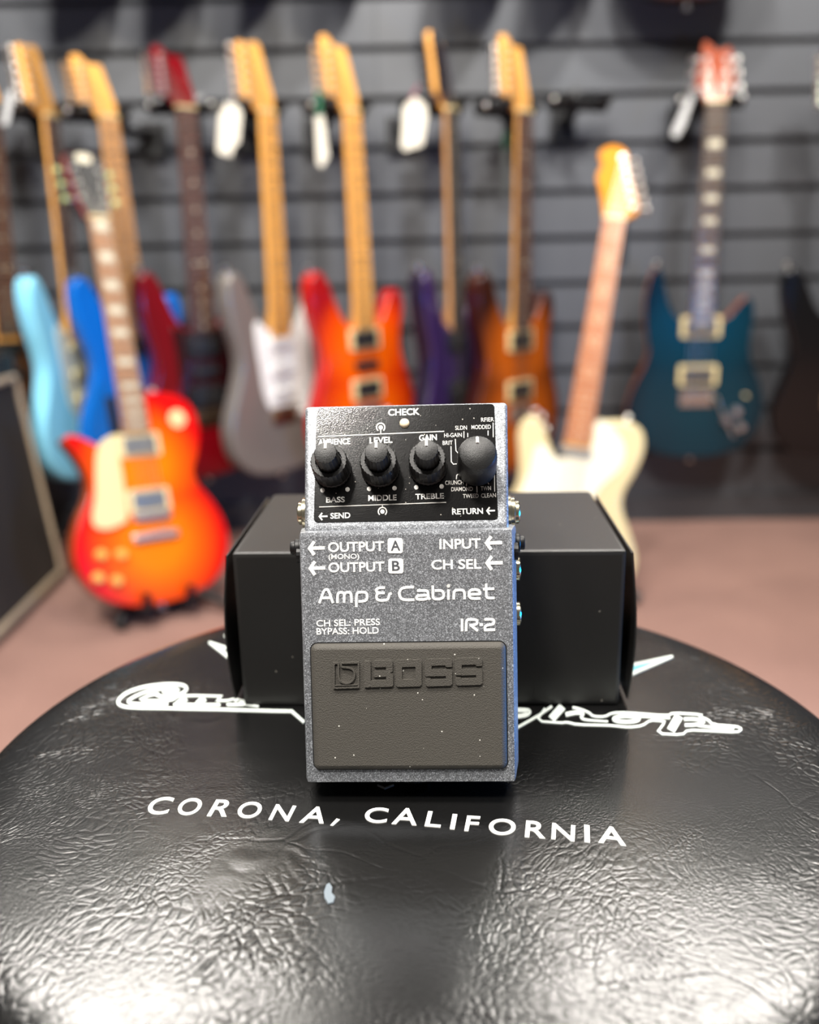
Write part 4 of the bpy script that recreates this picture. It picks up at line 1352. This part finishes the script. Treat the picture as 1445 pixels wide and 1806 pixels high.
# ------------------------------------------------------------------ hangers on the wall
def build_hanger(label, N, face, bracket_dx, group='wall hangers along the guitar necks'):
    root = empty('guitar_hanger', Matrix.Translation((N.x + bracket_dx, WALL_Y, N.z - 0.02)))
    tag(root, label, 'guitar hanger', group)
    L = lambda v: Vector(v) - root.location
    bm = bmesh.new()
    box(bm, (-0.028, -0.018, -0.05), (0.028, -0.0005, 0.03), bevel=0.002)
    link_mesh('wall_plate', bm, M_BLACK_METAL, root)
    a = math.radians(face)
    n = Vector((math.sin(a), -math.cos(a), 0))
    x = Vector((math.cos(a), math.sin(a), 0))
    c = N - n * 0.038 + Vector((0, 0, 0.010))
    bm = bmesh.new()
    tube(bm, [Vector((0, -0.014, 0.0)), L(c) * 0.5 + Vector((0, 0, -0.01)), L(c)], [0.014, 0.011, 0.012], 10)
    link_mesh('arm', bm, M_BLACK_METAL, root, True, 40)
    bm = bmesh.new()
    tube(bm, [L(c - x * 0.072), L(c + x * 0.072)], 0.017, 12)
    link_mesh('yoke', bm, M_BLACK_METAL, root, True, 40)
    for s in (-1, 1):
        bm = bmesh.new()
        p = c + x * s * 0.046
        tube(bm, [L(p - n * 0.004), L(p + n * 0.045 + x * s * -0.004), L(p + n * 0.068 + x * s * -0.002 + Vector((0, 0, 0.008)))], [0.013, 0.013, 0.010], 10)
        link_mesh('prong', bm, M_BLACK_PLASTIC, root, True, 40)
        bm = bmesh.new()
        q = c + x * s * 0.066 + n * 0.016 + Vector((0, 0, 0.004))
        lathe(bm, [(0.006, -0.003), (0.006, 0.002), (0.004, 0.0045), (0, 0.0055)], 12, Matrix.Translation(L(q)) @ n.to_track_quat('Z', 'Y').to_matrix().to_4x4())
        link_mesh('screw', bm, M_CHROME, root, True, 40)

for px, py, face, dx, lab in ((70, 207, 60, -0.05, 'black wall hanger holding the pale blue guitar'), (181, 210, 40, 0.07, 'black wall hanger holding the bright blue guitar'),
                              (318, 193, 8, -0.015, 'black wall hanger holding the dark red guitar'), (457, 200, 40, -0.05, 'black wall hanger holding the grey guitar with the white pickguard'),
                              (607, 199, 35, -0.075, 'black wall hanger holding the orange sunburst guitar'), (777, 196, 30, -0.09, 'black wall hanger holding the dark purple guitar'),
                              (908, 200, 40, 0.02, 'black wall hanger holding the brown tobacco sunburst guitar'), (1258, 183, -6, -0.03, 'black wall hanger holding the teal guitar')):
    build_hanger(lab, on_depth(px, py, GY), face, dx)
build_hanger('empty black wall hanger right of the brown sunburst headstock', on_depth(1034, 186, 2.12), 20, -0.03)

# ------------------------------------------------------------------ price tags
M_CARD = pm('white_card', (206, 200, 184), 0.7, spec=0.2)
def build_tag(label, quad, y, string_px, scol, mat=M_CARD):
    root = empty('price_tag', Matrix.Translation(on_depth(*string_px, y)))
    tag(root, label, 'price tag', 'tags hanging from the headstocks')
    Li = root.matrix_world.inverted()
    bm = bmesh.new()
    P = [Li @ on_depth(px, py, y) for px, py in quad]
    f = [bm.verts.new(p) for p in P]
    b = [bm.verts.new(p + Vector((0, 0.0012, 0))) for p in P]
    bm.faces.new(f)
    bm.faces.new(list(reversed(b)))
    for i in range(len(P)):
        j = (i + 1) % len(P)
        bm.faces.new((f[i], b[i], b[j], f[j]))
    link_mesh('card', bm, mat, root)
    top = sum((Vector(p) for p in sorted(P, key=lambda p: -p.z)[:2]), Vector()) / 2
    bm = bmesh.new()
    tube(bm, [Vector((0, 0.004, 0)), top], scol[1], 8)
    link_mesh('tie', bm, scol[0], root)
TY = 2.04
M_TIE = pm('white_tie', (190, 190, 185), 0.6)
M_GREEN = pm('green_tie', (22, 92, 62), 0.5)
M_PINK = pm('maroon_tie', (120, 50, 66), 0.5)
M_DARKCARD = pm('dark_card', (34, 36, 32), 0.5)
M_GREYCARD = pm('grey_card', (176, 176, 174), 0.5)
build_tag('white tag with clipped corner hanging from the grey guitar headstock', [(400, 183), (418, 183), (427, 200), (422, 252), (413, 258), (408, 276), (385, 270), (383, 262), (387, 200)], TY, (408, 168), (M_TIE, 0.0008))
build_tag('slim white tag on a green tie by the orange sunburst headstock', [(556, 204), (570, 202), (580, 276), (568, 296), (560, 288)], TY, (563, 160), (M_GREEN, 0.0055))
build_tag('broad white tag hanging from the purple guitar headstock', [(718, 182), (732, 170), (752, 186), (754, 204), (746, 256), (714, 266), (708, 258), (712, 190)], TY, (738, 150), (M_PINK, 0.003))
build_tag('narrow pale grey strip hanging beside the teal guitar headstock', [(1212, 172), (1224, 172), (1208, 222), (1196, 242), (1186, 240), (1186, 230)], TY + 0.03, (1220, 160), (M_TIE, 0.0008), M_GREYCARD)
build_tag('narrow pale grey strip hanging beside the pale blue guitar headstock', [(14, 160), (26, 162), (14, 220), (2, 220), (4, 205)], TY, (22, 145), (M_TIE, 0.0008), M_GREYCARD)
build_tag('narrow dark tag hanging beside the brown sunburst guitar neck', [(886, 262), (897, 262), (896, 350), (885, 346)], TY, (893, 232), (M_GREEN, 0.0015), M_DARKCARD)
build_tag('narrow black tag hanging behind the amber headstock', [(1094, 400), (1108, 400), (1106, 470), (1090, 470)], 1.82, (1108, 368), (M_TIE, 0.0008), M_DARKCARD)

# ------------------------------------------------------------------ floor stands
def build_stand(label, B, N, face, feet):
    u = (N - B).normalized()
    a = math.radians(face)
    n = Vector((math.sin(a), -math.cos(a), 0))
    n = (n - u * n.dot(u)).normalized()
    x = u.cross(n)
    hub = Vector((B.x, B.y, 0)) - Vector((n.x, n.y, 0)) * 0.09 + Vector((0, 0, 0.10))
    root = empty('guitar_stand', Matrix.Translation((hub.x, hub.y, 0)))
    tag(root, label, 'guitar stand', 'floor guitar stands')
    L = lambda v: Vector(v) - root.location
    for f in feet:
        bm = bmesh.new()
        tube(bm, [L(hub), L(f + Vector((0, 0, 0.010)))], 0.009, 12)
        g = link_mesh('leg', bm, M_BLACK_METAL, root, True, 40)
        d = (f - hub).normalized()
        bm = bmesh.new()
        tube(bm, [L(f + Vector((0, 0, 0.012)) - d * 0.03), L(f + Vector((0, 0, 0.0125)))], 0.0125, 12)
        link_mesh('rubber_foot', bm, M_BLACK_PLASTIC, g, True, 40)
    bm = bmesh.new()
    tube(bm, [L(hub), L(hub + u * 0.34)], 0.010, 12)
    link_mesh('mast', bm, M_BLACK_METAL, root, True, 40)
    for s in (-1, 1):
        bm = bmesh.new()
        p = B - u * 0.012 + x * s * 0.045 + u * 0.006
        tube(bm, [L(hub), L(p - n * 0.04 - u * 0.006), L(p + n * 0.036 - u * 0.006), L(p + n * 0.044 + u * 0.032)], [0.008, 0.008, 0.009, 0.008], 10)
        link_mesh('cradle_arm', bm, M_BLACK_METAL, root, True, 40)

LPE = LP_B
build_stand('black tubular floor stand under the cherry sunburst guitar', LPE, LP_N, 40, [on_level(212, 1116, 0), Vector((-0.34, 1.66, 0)), Vector((-0.62, 1.98, 0))])
TEE = TE_B
build_stand('black tubular floor stand under the cream white guitar', TEE, TE_N, -12, [on_level(1127, 1068, 0), Vector((0.14, 1.68, 0)), Vector((0.30, 2.02, 0))])

# ------------------------------------------------------------------ speaker cabinet at left
def build_cab():
    pf = on_level(102, 1008, 0.02)               # far lower corner of the piping
    pn = on_level(0, 1108, 0.02)
    d = (pn - pf)
    d.z = 0
    d.normalize()                                # along the front, towards the viewer
    n = Vector((-d.y, d.x, 0))                   # facing out of the grille
    if n.x < 0:
        n = -n
    R = Matrix((n, -d, Vector((0, 0, 1)))).transposed()      # x out, y away, z up
    root = empty('speaker_cabinet', Matrix.Translation(Vector((pf.x, pf.y, 0))) @ R.to_4x4())
    tag(root, 'black guitar speaker cabinet with beige piping round its grille at the left edge', 'speaker cabinet')
    H = 0.505
    SLOPE = 0.10
    def lean_back(bm):
        for v in bm.verts:
            if v.co.x > -0.05:
                v.co.x -= SLOPE * v.co.z
    W = 0.68
    tolex = pm('black_textured_vinyl', (28, 28, 29), 0.55, bump=0.6, bscale=500)
    bm = bmesh.new()
    box(bm, (-0.30, -W, 0.0), (0.006, 0.022, H), bevel=0.008)
    lean_back(bm)
    link_mesh('cabinet_shell', bm, tolex, root, True, 40)
    gm = pm('dark_grille_cloth', (48, 44, 39), 0.8, vary=0.15, vscale=300, bump=0.4, bscale=700)
    bm = bmesh.new()
    box(bm, (0.004, -W + 0.02, 0.022), (0.0085, 0.0, H - 0.05))
    lean_back(bm)
    link_mesh('grille_cloth', bm, gm, root)
    pip = pm('beige_piping', (168, 150, 126), 0.6)
    bm = bmesh.new()
    y0, y1, z0, z1 = -W + 0.02, 0.0, 0.022, H - 0.05
    tube(bm, [(0.009, y0, z0), (0.009, y1, z0), (0.009, y1, z1), (0.009, y0, z1), (0.009, y0, z0)], 0.0085, 10)
    lean_back(bm)
    link_mesh('piping', bm, pip, root, True, 40)
    for y, z in ((0.012, H - 0.012), (0.012, 0.012)):
        bm = bmesh.new()
        box(bm, (-0.02, y - 0.02, z - 0.02), (0.0085, y + 0.012, z + 0.0135), bevel=0.004)
        lean_back(bm)
        link_mesh('corner_guard', bm, M_BLACK_PLASTIC, root, True, 40)
build_cab()
